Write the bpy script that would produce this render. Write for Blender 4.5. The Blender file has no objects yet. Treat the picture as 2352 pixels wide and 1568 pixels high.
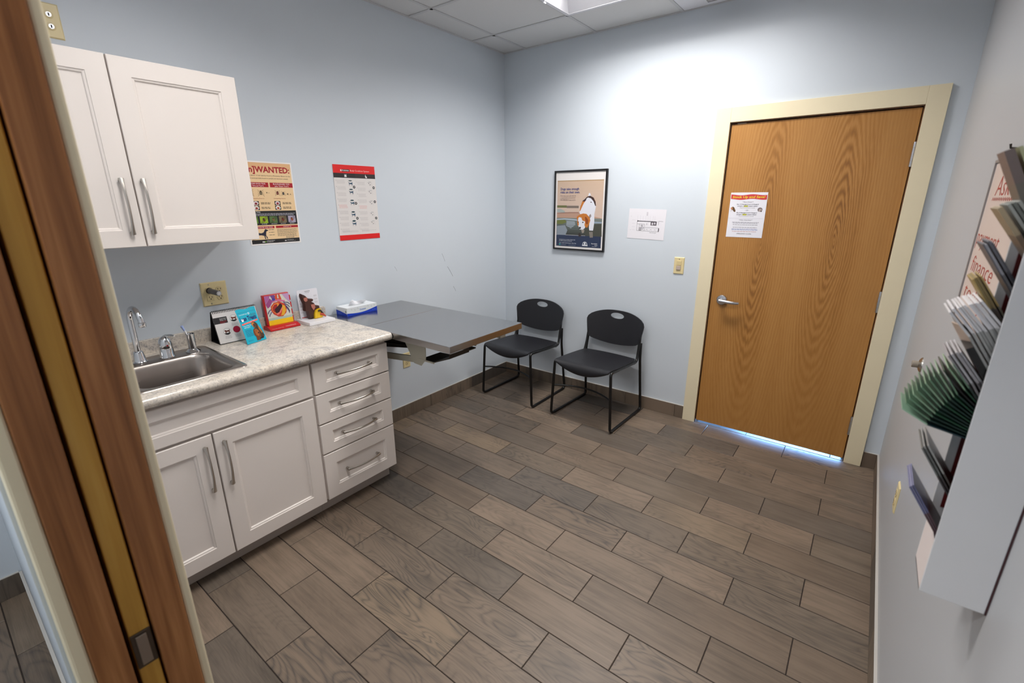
import bpy, bmesh, math, random
from mathutils import Vector, Matrix, Euler
from mathutils.geometry import tessellate_polygon
random.seed(7)
SC = bpy.context.scene
C = SC.collection
PI = math.pi
# ------------------------------------------------------------------ room measures (metres)
W, H = 2.90, 2.732            # right wall x, ceiling z ; left wall x=0, back wall y=0
YR, YH = -3.190, -3.352       # room face / hall face of the wall with the pocket door
XJ = 1.740                    # pocket jamb face
TL, TW, TX0, TY0 = 0.50332, 0.18077, 0.3964, -1.45053   # floor tile length, width, grid origin
# ------------------------------------------------------------------ camera
cam = bpy.data.cameras.new('camera')
cam.sensor_width = 36.0
cam.lens = 1066.184 / 2352 * 36.0
cam.clip_start = 0.02
cam.dof.use_dof = True
cam.dof.focus_distance = 3.0
cam.dof.aperture_fstop = 4.0
cam_o = bpy.data.objects.new('camera', cam)
cam_o.location = (2.63991, -3.36468, 1.59784)
cam_o.rotation_euler = (1.27646, 0.00298, 0.65096)
C.objects.link(cam_o)
SC.camera = cam_o
# ------------------------------------------------------------------ world, exposure
wd = bpy.data.worlds.new('world'); SC.world = wd; wd.use_nodes = True
wd.node_tree.nodes['Background'].inputs[0].default_value = (0.5, 0.55, 0.6, 1)
wd.node_tree.nodes['Background'].inputs[1].default_value = 0.15
SC.view_settings.view_transform = 'Standard'
SC.view_settings.look = 'None'
SC.view_settings.gamma = 1.0
SC.view_settings.use_curve_mapping = False
SC.view_settings.exposure = 0.10
SC.cycles.max_bounces = 5; SC.cycles.diffuse_bounces = 4; SC.cycles.glossy_bounces = 2; SC.cycles.transmission_bounces = 0; SC.cycles.transparent_max_bounces = 2
SC.cycles.caustics_reflective = False; SC.cycles.caustics_refractive = False
P_MAIN, P_NEAR, P_HALL, P_DOOR = 36.0, 25.0, 30.0, 75.0      # lamp powers (W)
LAMP_COL = (1.0, 0.965, 0.93)

# ================================================================== helpers
def lin(c):
    return tuple((x/255/12.92 if x/255 <= 0.04045 else ((x/255+0.055)/1.055)**2.4) for x in c)

class N:
    """tiny node-graph helper"""
    def __init__(s, name):
        s.m = bpy.data.materials.new(name); s.m.use_nodes = True
        s.t = s.m.node_tree; s.b = s.t.nodes['Principled BSDF']
    def n(s, typ, **kw):
        nd = s.t.nodes.new(typ)
        for k, v in kw.items(): setattr(nd, k, v)
        return nd
    def l(s, a, b): s.t.links.new(a, b)
    def put(s, sock, v):
        if isinstance(v, bpy.types.NodeSocket): s.l(v, sock)
        else: sock.default_value = v
    def math(s, op, a, b=0.0, c=0.0):
        nd = s.n('ShaderNodeMath', operation=op)
        s.put(nd.inputs[0], a); s.put(nd.inputs[1], b); s.put(nd.inputs[2], c)
        return nd.outputs[0]
    def mix(s, f, a, b):
        nd = s.n('ShaderNodeMix', data_type='RGBA')
        s.put(nd.inputs[0], f)
        for k, v in ((6, a), (7, b)):
            s.put(nd.inputs[k], v if isinstance(v, bpy.types.NodeSocket) else (*v, 1))
        return nd.outputs[2]
    def mapped(s, src, scale=(1, 1, 1), loc=(0, 0, 0)):
        nd = s.n('ShaderNodeMapping'); s.l(src, nd.inputs[0])
        nd.inputs['Scale'].default_value = scale; nd.inputs['Location'].default_value = loc
        return nd.outputs[0]
    def noise(s, vec, scale=5, detail=3, rough=0.5, dist=0):
        nd = s.n('ShaderNodeTexNoise'); s.l(vec, nd.inputs['Vector'])
        nd.inputs['Scale'].default_value = scale; nd.inputs['Detail'].default_value = detail
        nd.inputs['Roughness'].default_value = rough; nd.inputs['Distortion'].default_value = dist
        return nd.outputs[0]
    def ramp(s, f, stops):
        nd = s.n('ShaderNodeValToRGB'); s.l(f, nd.inputs[0]); e = nd.color_ramp.elements
        while len(e) < len(stops): e.new(0.5)
        for i, (p, c) in enumerate(stops): e[i].position = p; e[i].color = (*c, 1)
        return nd.outputs[0]
    def obj(s): return s.n('ShaderNodeTexCoord').outputs['Object']
    def bump(s, h, strength=0.1, dist=0.01):
        nd = s.n('ShaderNodeBump'); s.l(h, nd.inputs['Height'])
        nd.inputs['Strength'].default_value = strength; nd.inputs['Distance'].default_value = dist
        s.l(nd.outputs[0], s.b.inputs['Normal'])
    def set(s, col=None, rough=0.5, metal=0.0, spec=0.5):
        if col is not None: s.put(s.b.inputs['Base Color'], col if isinstance(col, bpy.types.NodeSocket) else (*col, 1))
        s.put(s.b.inputs['Roughness'], rough); s.b.inputs['Metallic'].default_value = metal
        s.b.inputs['Specular IOR Level'].default_value = spec
        return s.m

def paint(name, rgb, rough=0.5, metal=0.0, spec=0.5, var=0.04, scale=6, bump=0.0, bscale=300):
    g = N(name); c = lin(rgb); o = g.obj()
    f = g.noise(o, scale, 4)
    lo = tuple(x*(1-var) for x in c); hi = tuple(min(1, x*(1+var)) for x in c)
    col = g.mix(f, lo, hi)
    if bump: g.bump(g.noise(o, bscale, 2), bump, 0.002)
    return g.set(col, rough, metal, spec)

def wood(name, c1, c2, c3, axis=2, fine=60, rough=0.4, swirl=3.0):
    g = N(name); o = g.obj()
    st = [1, 1, 1]; st[axis] = 0.03
    st2 = [1, 1, 1]; st2[axis] = 0.05
    a = g.noise(g.mapped(o, tuple(st)), fine*4, 3, 0.6)
    b = g.noise(g.mapped(o, tuple(st2)), swirl*14, 3, 0.55, 0.3)
    f = g.math('MULTIPLY_ADD', b, 0.75, g.math('MULTIPLY', a, 0.25))
    col = g.ramp(f, [(0.30, lin(c1)), (0.5, lin(c2)), (0.68, lin(c3))])
    return g.set(col, rough)

MATS = {}
def PM(rgb, rough=0.55):
    k = (rgb, rough)
    if k not in MATS: MATS[k] = N('print_%d_%d_%d' % rgb).set(lin(rgb), rough)
    return MATS[k]

# ---------------------------------------------------------------- object helpers
def wmat(o):
    m = Matrix()
    while o is not None:
        m = o.matrix_basis @ m; o = o.parent
    return m
def tag(o, label=None, cat=None, group=None, kind=None):
    if label: o['label'] = label
    if cat: o['category'] = cat
    if group: o['group'] = group
    if kind: o['kind'] = kind
    return o
def thing(name, label, cat, loc=(0, 0, 0), rot=(0, 0, 0), group=None, kind=None, mat=None):
    o = bpy.data.objects.new(name, None); C.objects.link(o)
    o.empty_display_size = 0.05
    if mat is not None: o.matrix_basis = mat
    else: o.location = loc; o.rotation_euler = rot
    return tag(o, label, cat, group, kind)
def link(name, me, parent=None, loc=None):
    o = bpy.data.objects.new(name, me); C.objects.link(o); o.parent = parent
    if loc is not None: o.location = loc
    return o
def copy_tree(o, parent=None):
    c = o.copy(); C.objects.link(c); c.parent = parent
    for ch in [x for x in bpy.data.objects if x.parent == o]: copy_tree(ch, c)
    return c

class G:
    def __init__(s): s.bm = bmesh.new()
    def face(s, pts, mi=0):
        f = s.bm.faces.new([s.bm.verts.new(p) for p in pts]); f.material_index = mi; return f
    def box(s, x0, x1, y0, y1, z0, z1, mi=0):
        v = [s.bm.verts.new((x, y, z)) for z in (z0, z1) for y in (y0, y1) for x in (x0, x1)]
        for q in ((0, 2, 3, 1), (4, 5, 7, 6), (0, 1, 5, 4), (2, 6, 7, 3), (0, 4, 6, 2), (1, 3, 7, 5)):
            s.bm.faces.new([v[i] for i in q]).material_index = mi
        return s
    def prism(s, pts, ax, a, b, mi=0):
        def P(p, t): return {'x': (t, p[0], p[1]), 'y': (p[0], t, p[1]), 'z': (p[0], p[1], t)}[ax]
        A = [s.bm.verts.new(P(p, a)) for p in pts]; B = [s.bm.verts.new(P(p, b)) for p in pts]
        n = len(pts); s.bm.faces.new(A).material_index = mi; s.bm.faces.new(B[::-1]).material_index = mi
        for i in range(n): s.bm.faces.new((A[i], B[i], B[(i+1) % n], A[(i+1) % n])).material_index = mi
        return s
    def loft(s, loops, close=True, cap0=False, cap1=False, mi=0):
        L = [[s.bm.verts.new(p) for p in lp] for lp in loops]
        for a, b in zip(L, L[1:]):
            n = len(a)
            for i in range(n if close else n-1):
                j = (i+1) % n
                s.bm.faces.new((a[i], a[j], b[j], b[i])).material_index = mi
        if cap0: s.bm.faces.new(L[0]).material_index = mi
        if cap1: s.bm.faces.new(L[-1][::-1]).material_index = mi
        return s
    def tube(s, path, r, n=8, rs=None, closed=False, flat=1.0, up=None, mi=0):
        path = [Vector(p) for p in path]; m = len(path); loops = []
        nrm = None
        for i, p in enumerate(path):
            if closed: t = path[(i+1) % m] - path[i-1]
            else: t = path[min(i+1, m-1)] - path[max(i-1, 0)]
            t.normalize()
            if nrm is None:
                u = Vector(up) if up else (Vector((0, 0, 1)) if abs(t.z) < 0.9 else Vector((1, 0, 0)))
                nrm = (u - t*u.dot(t)).normalized()
            else: nrm = (nrm - t*nrm.dot(t)).normalized()
            bn = t.cross(nrm); rr = rs[i] if rs else r
            loops.append([p + nrm*math.cos(2*PI*k/n)*rr*flat + bn*math.sin(2*PI*k/n)*rr for k in range(n)])
        if closed: loops.append(loops[0])
        s.loft(loops, True, not closed, not closed, mi)
        return s
    def lathe(s, prof, n=20, M=None, cap0=True, cap1=True, mi=0):
        M = M or Matrix()
        loops = [[M @ Vector((r*math.cos(2*PI*k/n), r*math.sin(2*PI*k/n), h)) for k in range(n)] for r, h in prof]
        return s.loft(loops, True, cap0, cap1, mi)
    def build(s, name, mats, parent=None, smooth=0, bevel=0, seg=2, local=False, weld=False):
        bm = s.bm
        if weld: bmesh.ops.remove_doubles(bm, verts=bm.verts, dist=1e-5)
        bmesh.ops.recalc_face_normals(bm, faces=bm.faces)
        me = bpy.data.meshes.new(name); bm.to_mesh(me); bm.free()
        if parent is not None and not local: me.transform(wmat(parent).inverted())
        for m in (mats if isinstance(mats, (list, tuple)) else [mats]): me.materials.append(m)
        if smooth:
            for p in me.polygons: p.use_smooth = True
            me.set_sharp_from_angle(angle=math.radians(smooth))
        o = link(name, me, parent)
        if bevel:
            md = o.modifiers.new('bevel', 'BEVEL'); md.width = bevel; md.segments = seg
            md.limit_method = 'ANGLE'; md.angle_limit = math.radians(40); md.harden_normals = False
        return o

def struct(name, g, mats, **kw):
    o = g.build(name, mats, **kw); o['kind'] = 'structure'; return o
def rrect(x0, x1, y0, y1, r, z, n=5):
    out = []
    for cx, cy, a in ((x1-r, y1-r, 0), (x0+r, y1-r, 90), (x0+r, y0+r, 180), (x1-r, y0+r, 270)):
        for k in range(n+1):
            t = math.radians(a + 90*k/n); out.append((cx+r*math.cos(t), cy+r*math.sin(t), z))
    return out
def arc(cx, cy, r, a0, a1, n):
    return [(cx+r*math.cos(math.radians(a0+(a1-a0)*k/n)), cy+r*math.sin(math.radians(a0+(a1-a0)*k/n))) for k in range(n+1)]
def fillet(pts, r, n=5):
    """round the inner corners of a 3d polyline"""
    P = [Vector(p) for p in pts]; out = [P[0]]
    for i in range(1, len(P)-1):
        a, b, c = P[i-1], P[i], P[i+1]
        d1 = (a-b).normalized(); d2 = (c-b).normalized()
        rr = min(r, (a-b).length*0.49, (c-b).length*0.49)
        p0 = b+d1*rr; p1 = b+d2*rr
        for k in range(n+1):
            t = k/n; out.append(p0*(1-t)**2 + b*2*t*(1-t) + p1*t*t)
    out.append(P[-1]); return out

_tc = {}
def text_geo(body, bold=0.0, shear=0.0):
    k = (body, bold, shear)
    if k in _tc: return _tc[k]
    cu = bpy.data.curves.new('txt', 'FONT'); cu.body = body; cu.size = 1.0
    cu.resolution_u = 2; cu.offset = bold; cu.shear = shear; cu.fill_mode = 'FRONT' if hasattr(cu, 'fill_mode') else cu.fill_mode
    ob = bpy.data.objects.new('txt', cu); C.objects.link(ob)
    dg = bpy.context.evaluated_depsgraph_get(); me = bpy.data.meshes.new_from_object(ob.evaluated_get(dg))
    vs = [(v.co.x, v.co.y) for v in me.vertices]; fs = [tuple(p.vertices) for p in me.polygons]
    bpy.data.meshes.remove(me); bpy.data.objects.remove(ob); bpy.data.curves.remove(cu)
    if vs:
        x0 = min(v[0] for v in vs); x1 = max(v[0] for v in vs)
        vs = [(v[0]-x0, v[1]) for v in vs]; wd_ = x1-x0
    else: wd_ = 0
    _tc[k] = (vs, fs, wd_); return _tc[k]

class Pr:
    """flat print in millimetres on a sheet: x right, y up, z out of the sheet"""
    def __init__(s, z0=0.0006, rough=0.5):
        s.v = []; s.f = []; s.mi = []; s.mats = []; s.z0 = z0; s.rough = rough
    def _m(s, c):
        m = PM(c, s.rough)
        if m not in s.mats: s.mats.append(m)
        return s.mats.index(m)
    def add(s, vs, fs, c, z):
        b = len(s.v); k = s._m(c)
        s.v += [(x/1000, y/1000, s.z0+z*0.0002) for x, y in vs]
        for f in fs: s.f.append(tuple(i+b for i in f)); s.mi.append(k)
    def poly(s, pts, c, z=1):
        t = tessellate_polygon([[Vector((x, y, 0)) for x, y in pts]]); s.add(pts, t, c, z)
    def rect(s, x0, y0, x1, y1, c, z=1): s.add([(x0, y0), (x1, y0), (x1, y1), (x0, y1)], [(0, 1, 2, 3)], c, z)
    def ell(s, cx, cy, rx, ry, c, z=1, n=18, rot=0):
        cr, sr = math.cos(rot), math.sin(rot); pts = []
        for k in range(n):
            a = 2*PI*k/n; x, y = rx*math.cos(a), ry*math.sin(a); pts.append((cx+x*cr-y*sr, cy+x*sr+y*cr))
        s.add(pts, [tuple(range(n))], c, z)
    def ring(s, cx, cy, r, w, c, z=1, n=24):
        a = [(cx+r*math.cos(2*PI*k/n), cy+r*math.sin(2*PI*k/n)) for k in range(n)]
        b = [(cx+(r-w)*math.cos(2*PI*k/n), cy+(r-w)*math.sin(2*PI*k/n)) for k in range(n)]
        s.add(a+b, [(k, (k+1) % n, n+(k+1) % n, n+k) for k in range(n)], c, z)
    def stroke(s, pts, w, c, z=1):
        for (x0, y0), (x1, y1) in zip(pts, pts[1:]):
            d = math.hypot(x1-x0, y1-y0) or 1; nx, ny = -(y1-y0)/d*w/2, (x1-x0)/d*w/2
            s.add([(x0+nx, y0+ny), (x0-nx, y0-ny), (x1-nx, y1-ny), (x1+nx, y1+ny)], [(0, 1, 2, 3)], c, z)
    def text(s, body, x, y, h, c, z=2, w=None, al='L', bold=0.0, shear=0.0, rot=0.0):
        vs, fs, tw = text_geo(body, bold, shear); sy = h/0.70; sx = (w/tw if w and tw else sy)
        ww = tw*sx; ox = {'L': 0, 'C': -ww/2, 'R': -ww}[al]; cr, sr = math.cos(rot), math.sin(rot)
        P = [(ox+a*sx, b*sy) for a, b in vs]
        s.add([(x+a*cr-b*sr, y+a*sr+b*cr) for a, b in P], fs, c, z)
    def lines(s, x0, x1, y, n, dy, th, c, z=1, rag=0.15, al='L'):
        for i in range(n):
            L = (x1-x0)*(1-random.random()*rag); a = x0 if al == 'L' else (x0+x1-L)/2
            u = a
            while u < a+L-0.5:
                q = min(a+L, u+random.uniform(2.5, 7)*max(1, th)); s.rect(u, y-i*dy-th, q, y-i*dy, c, z); u = q+0.9*max(0.6, th)
    def build(s, name, parent):
        me = bpy.data.meshes.new(name); me.from_pydata(s.v, [], s.f)
        for m in s.mats: me.materials.append(m)
        for p, k in zip(me.polygons, s.mi): p.material_index = k
        return link(name, me, parent)

ROT_L = (PI/2, 0, PI/2)      # sheet on left wall, faces +x
ROT_B = (PI/2, 0, 0)         # sheet on back wall, faces -y
ROT_R = (PI/2, 0, -PI/2)     # sheet on right wall, faces -x

# ================================================================== materials
def wall_mat(name, rgb, rough=0.45):
    g = N(name); o = g.obj(); c = lin(rgb)
    f = g.noise(o, 1.6, 4); col = g.mix(f, tuple(x*0.97 for x in c), tuple(min(1, x*1.03) for x in c))
    return g.set(col, rough, 0, 0.35)
M_wall = wall_mat('wall_paint_blue', (210, 218, 226))
M_wallr = wall_mat('wall_paint_grey', (184, 186, 189))
M_hall = wall_mat('wall_paint_hall', (190, 200, 208))
M_cream = paint('trim_cream_paint', (236, 224, 192), 0.38, bump=0.02)
M_cab = paint('cabinet_thermofoil', (229, 221, 215), 0.42, var=0.015)
M_cabin = paint('cabinet_body_white', (205, 196, 188), 0.5)
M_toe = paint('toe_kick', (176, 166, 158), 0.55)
M_nickel = paint('brushed_nickel', (196, 190, 182), 0.28, 1.0, var=0.05, scale=40)
M_chrome = paint('chrome', (214, 216, 220), 0.08, 1.0, var=0.02)
M_satin = paint('satin_chrome', (196, 198, 204), 0.33, 1.0)
M_black_pl = paint('black_plastic', (25, 25, 30), 0.48)
M_black_mt = paint('black_powder_coat', (10, 10, 11), 0.3)
M_ivory = paint('ivory_plastic', (226, 209, 160), 0.35)
M_ivory2 = paint('ivory_socket', (216, 198, 150), 0.35)
M_hole = paint('dark_slot', (20, 16, 12), 0.7)
M_grey_pl = paint('grey_plastic', (98, 94, 92), 0.45)
M_white = paint('white_plastic', (232, 232, 236), 0.4)
M_paper = paint('white_paper', (238, 238, 242), 0.6, var=0.01)
M_beige_st = paint('beige_painted_steel', (186, 182, 166), 0.45)
M_dark_st = paint('dark_steel', (52, 44, 36), 0.4, 0.6)
M_tile_ceil = paint('ceiling_board', (222, 222, 222), 0.85, var=0.05, scale=220)
M_grid = paint('ceiling_grid', (206, 206, 208), 0.5)
M_fix = paint('fixture_white', (240, 240, 246), 0.3)
M_grout = paint('dark_grout', (46, 37, 32), 0.9, var=0.2, scale=60)
M_caulk = paint('pale_edge_trim', (190, 186, 180), 0.5)
M_jamb = wood('jamb_wood', (112, 66, 31), (154, 100, 56), (182, 126, 76), 2, 42, 0.42)
M_leaf = wood('pocket_door_edge_wood', (178, 128, 46), (204, 154, 64), (220, 174, 86), 2, 30, 0.45, 2.0)
M_dkjamb = wood('stained_jamb', (58, 34, 14), (92, 56, 24), (120, 76, 36), 2, 50, 0.45)
M_rackin = paint('burgundy_plastic', (92, 10, 12), 0.45)
M_rackbk = paint('rack_back_board', (66, 34, 38), 0.6)
M_rack = paint('rack_white', (218, 218, 220), 0.45)

def stainless(name, rgb, rough, axis=1):
    g = N(name); o = g.obj(); st = [260, 260, 260]; st[axis] = 3
    a = g.noise(g.mapped(o, tuple(st)), 1.0, 2); b = g.noise(o, 7, 4)
    c = lin(rgb)
    col = g.mix(b, tuple(x*0.96 for x in c), c)
    r = g.math('MULTIPLY_ADD', a, 0.12, rough-0.06)
    return g.set(col, r, 1.0)
M_steel = stainless('stainless_table', (176, 175, 175), 0.20, 1)
M_sink = stainless('stainless_sink', (170, 162, 156), 0.30, 1)

def counter_mat():
    g = N('granite_laminate'); o = g.obj()
    a = g.noise(o, 38, 6, 0.7); b = g.noise(o, 9, 4, 0.6, 0.8); c = g.noise(g.mapped(o, (1, 1, 1), (3, 5, 1)), 120, 4, 0.7)
    base = g.ramp(a, [(0.34, lin((120, 116, 122))), (0.45, lin((186, 178, 168))), (0.56, lin((214, 206, 194))), (0.7, lin((226, 218, 206)))])
    spk = g.ramp(c, [(0.38, lin((44, 46, 60))), (0.48, lin((214, 206, 196))), (0.8, lin((232, 224, 212)))])
    m = g.mix(0.45, base, spk)
    patch = g.ramp(b, [(0.35, lin((150, 148, 152))), (0.55, lin((232, 222, 208))), (0.7, lin((214, 196, 172)))])
    col = g.mix(0.30, m, patch)
    return g.set(col, 0.24, 0, 0.5)
M_counter = counter_mat()

def tile_mat():
    g = N('wood_look_porcelain'); o = g.obj()
    rnd = g.n('ShaderNodeObjectInfo').outputs['Random']
    wn = g.n('ShaderNodeTexWhiteNoise', noise_dimensions='1D'); g.l(rnd, wn.inputs['W']); r2 = wn.outputs['Value']
    cmb = g.n('ShaderNodeCombineXYZ')
    g.l(g.math('MULTIPLY', rnd, 61.0), cmb.inputs[0]); g.l(g.math('MULTIPLY', rnd, 37.0), cmb.inputs[1]); g.l(g.math('MULTIPLY', r2, 23.0), cmb.inputs[2])
    ad = g.n('ShaderNodeVectorMath', operation='ADD'); g.l(o, ad.inputs[0]); g.l(cmb.outputs[0], ad.inputs[1]); v = ad.outputs[0]
    fine = g.noise(g.mapped(v, (6, 210, 1)), 1.0, 3, 0.7)
    mid = g.noise(g.mapped(v, (2.6, 44, 1)), 1.0, 4, 0.65)
    field = g.noise(g.mapped(v, (2.3, 9.0, 1)), 1.0, 1.6, 0.4, 0.35)
    ringf = g.math('FRACT', g.math('MULTIPLY', field, 19.0))
    rings = g.math('POWER', g.math('ABSOLUTE', g.math('MULTIPLY_ADD', ringf, 2.0, -1.0)), 2.2)
    blotch = g.noise(g.mapped(v, (4.0, 6.0, 1)), 1.0, 2, 0.5)
    base = g.ramp(rnd, [(0.0, lin((116, 101, 87))), (0.28, lin((126, 110, 95))), (0.55, lin((134, 117, 101))), (0.74, lin((112, 100, 88))), (0.86, lin((92, 86, 81))), (1.0, lin((142, 123, 102)))])
    dark = g.mix(g.math('MULTIPLY', r2, 0.8), lin((70, 60, 50)), lin((62, 61, 60)))
    f = g.math('MULTIPLY_ADD', mid, 1.3, -0.42)
    f = g.math('MULTIPLY_ADD', g.math('SUBTRACT', fine, 0.5), 1.1, f)
    ramt = g.math('MULTIPLY', g.math('POWER', r2, 1.5), 0.60)
    f = g.math('ADD', f, g.math('MULTIPLY', g.math('SUBTRACT', rings, 0.3), ramt))
    f = g.math('MULTIPLY_ADD', g.math('SUBTRACT', blotch, 0.5), 0.9, f)
    nd = g.n('ShaderNodeClamp'); g.l(f, nd.inputs[0])
    col = g.mix(nd.outputs[0], base, dark)
    col = g.mix(g.math('MULTIPLY', g.math('MAXIMUM', g.math('SUBTRACT', fine, 0.56), 0.0), 1.6), col, lin((160, 142, 122)))
    return g.set(col, g.math('MULTIPLY_ADD', fine, 0.15, 0.36), 0, 0.45)
M_tile = tile_mat()

def oak_mat():
    """rotary/plain-sliced oak veneer: two tall cathedral figures"""
    g = N('oak_veneer'); o = g.obj()
    sp = g.n('ShaderNodeSeparateXYZ'); g.l(o, sp.inputs[0]); x, z = sp.outputs[0], sp.outputs[2]
    wob = g.noise(g.mapped(o, (5, 1, 1.3)), 1.0, 3, 0.5)
    wx = g.math('MULTIPLY_ADD', g.math('SUBTRACT', wob, 0.5), 0.07, x)
    # mirrored around the door's middle: figures at +-0.18
    ax = g.math('SUBTRACT', g.math('ABSOLUTE', g.math('ADD', wx, 0.005)), 0.19)
    dz = g.math('SUBTRACT', z, 1.36)
    e = g.math('SQRT', g.math('ADD', g.math('MULTIPLY', ax, ax), g.math('MULTIPLY', g.math('MULTIPLY', dz, dz), 0.016)))
    rough_ = g.noise(g.mapped(o, (60, 1, 5)), 1.0, 3, 0.6)
    e2 = g.math('MULTIPLY_ADD', g.math('SUBTRACT', rough_, 0.5), 0.012, e)
    ring = g.math('SINE', g.math('MULTIPLY', g.math('POWER', e2, 0.75), 400.0))
    rg = g.math('MULTIPLY_ADD', ring, 0.5, 0.5)
    fade = g.noise(g.mapped(o, (9, 1, 0.9), (4, 0, 2)), 1.0, 2)
    pores = g.noise(g.mapped(o, (330, 1, 9)), 1.0, 3, 0.7)
    slow = g.noise(g.mapped(o, (10, 1, 0.35), (1, 0, 7)), 1.0, 3)
    near = g.math('POWER', 2.718, g.math('MULTIPLY', g.math('MULTIPLY', e, e), -90.0))
    f = g.math('MULTIPLY_ADD', g.math('MULTIPLY', rg, g.math('MULTIPLY', fade, g.math('MULTIPLY_ADD', near, 0.8, 0.25))), 0.68, g.math('MULTIPLY', pores, 0.42))
    f = g.math('MULTIPLY_ADD', slow, 0.35, g.math('SUBTRACT', f, 0.18))
    col = g.ramp(f, [(0.10, lin((188, 137, 76))), (0.42, lin((166, 114, 55))), (0.75, lin((126, 82, 37)))])
    g.bump(pores, 0.03, 0.0005)
    return g.set(col, 0.36, 0, 0.45)
M_oak = oak_mat()

# ================================================================== SETTING
# ---- floor: grout bed with every porcelain plank a piece of its own
HX, HY = 3.4, -4.4                                   # hall extent
g = G(); g.box(-0.1, HX, HY, 0.0, -0.06, -0.0025); g.box(1.70, 2.84, 0.0, 1.0, -0.06, -0.0025)
floor = struct('floor', g, M_grout)
floor['label'] = 'dark grout bed under grey brown wood-look plank tiles'; floor['category'] = 'floor'
def tile_mesh(l, w, h=0.008, c=0.0012):
    g = G(); a, b = l/2, w/2
    g.loft([[(-a, -b, -h), (a, -b, -h), (a, b, -h), (-a, b, -h)], [(-a, -b, -c), (a, -b, -c), (a, b, -c), (-a, b, -c)],
            [(-a+c, -b+c, 0), (a-c, -b+c, 0), (a-c, b-c, 0), (-a+c, b-c, 0)]], True, False, True)
    bmesh.ops.recalc_face_normals(g.bm, faces=g.bm.faces)
    me = bpy.data.meshes.new('tile'); g.bm.to_mesh(me); g.bm.free(); me.materials.append(M_tile); return me
GAP = 0.0036
tm_cache = {}
def lay(x0, x1, y0, y1):
    if x1-x0 < 0.012 or y1-y0 < 0.008: return
    k = (round(x1-x0, 3), round(y1-y0, 3))
    if k not in tm_cache: tm_cache[k] = tile_mesh(x1-x0, y1-y0)
    link('tile', tm_cache[k], floor, ((x0+x1)/2, (y0+y1)/2, 0))
for r in range(-12, 17):
    ya, yb = TY0-(r+1)*TW+GAP/2, TY0-r*TW-GAP/2
    for c in range(-3, 14):
        if (c-r) % 2: continue
        xa, xb = TX0+c*TL/2+GAP/2, TX0+(c+2)*TL/2-GAP/2
        if yb > 0.01:                                    # beyond the oak door, only in its opening
            x0, x1 = max(xa, 1.80), min(xb, 2.74)
            lay(x0, x1, max(ya, 0.0), min(yb, 0.95))
        elif ya > -3.25:
            lay(max(xa, 0.0), min(xb, W), ya, yb)
        else:
            lay(max(xa, 0.0), min(xb, HX-0.02), max(ya, HY), yb)

# ---- walls
g = G(); g.box(-0.12, 0, HY-0.12, 0.12, 0, H+0.25); WL = struct('wall_left', g, M_wall)
DX0, DX1, DZ1 = 1.790, 2.748, 2.075                   # rough opening of the oak door
g = G(); g.box(0, DX0, 0, 0.12, 0, H+0.25); g.box(DX1, W+0.12, 0, 0.12, 0, H+0.25); g.box(DX0, DX1, 0, 0.12, DZ1, H+0.25)
struct('wall_back', g, M_wall)
g = G(); g.box(W, W+0.12, YH, 0, 0, H+0.25); struct('wall_right', g, M_wallr)
XR = 2.76                                             # right side of the pocket door opening
g = G(); g.box(0, 1.655, -3.226, YR, 0, H+0.25); g.box(0, 1.648, YH, -3.296, 0, H+0.25); g.box(0, 0.75, -3.296, -3.226, 0, H+0.25)
g.box(XR, W, YH, YR, 0, H+0.25); g.box(1.655, XR, YH, YR, 2.12, H+0.25)
struct('wall_front', g, M_wall)
g = G(); g.box(0, HX+0.12, HY-0.12, HY, 0, H+0.25); g.box(HX, HX+0.12, HY, YH, 0, H+0.25); g.box(W, HX+0.12, YH-0.001, YH+0.1, 0, H+0.25)
struct('wall_hall', g, M_hall)
# space behind the oak door (daylit vestibule)
g = G(); g.box(1.6, 1.7, 0.12, 1.0, 0, 2.4); g.box(2.84, 2.94, 0.12, 1.0, 0, 2.4); g.box(1.6, 2.94, 1.0, 1.1, 0, 2.4); g.box(1.6, 2.94, 0.12, 1.1, 2.4, 2.5)
struct('wall_vestibule', g, M_hall)

g = G()
for (ya, za), (yb, zb), w_ in (((-0.798, 1.208), (-0.769, 1.145), 0.0016), ((-0.743, 1.101), (-0.688, 1.018), 0.0022), ((-0.688, 0.937), (-0.660, 0.893), 0.0018), ((-1.263, 1.158), (-1.243, 1.125), 0.0012)):
    g.tube([(0.0002, ya, za), (0.0002, (ya+yb)/2+0.002, (za+zb)/2), (0.0002, yb, zb)], w_/2, 6, flat=0.3, up=(1, 0, 0))
g.build('scuff_marks', paint('scuff', (60, 66, 78), 0.95, spec=0.0), WL)['kind'] = 'stuff'
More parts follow.
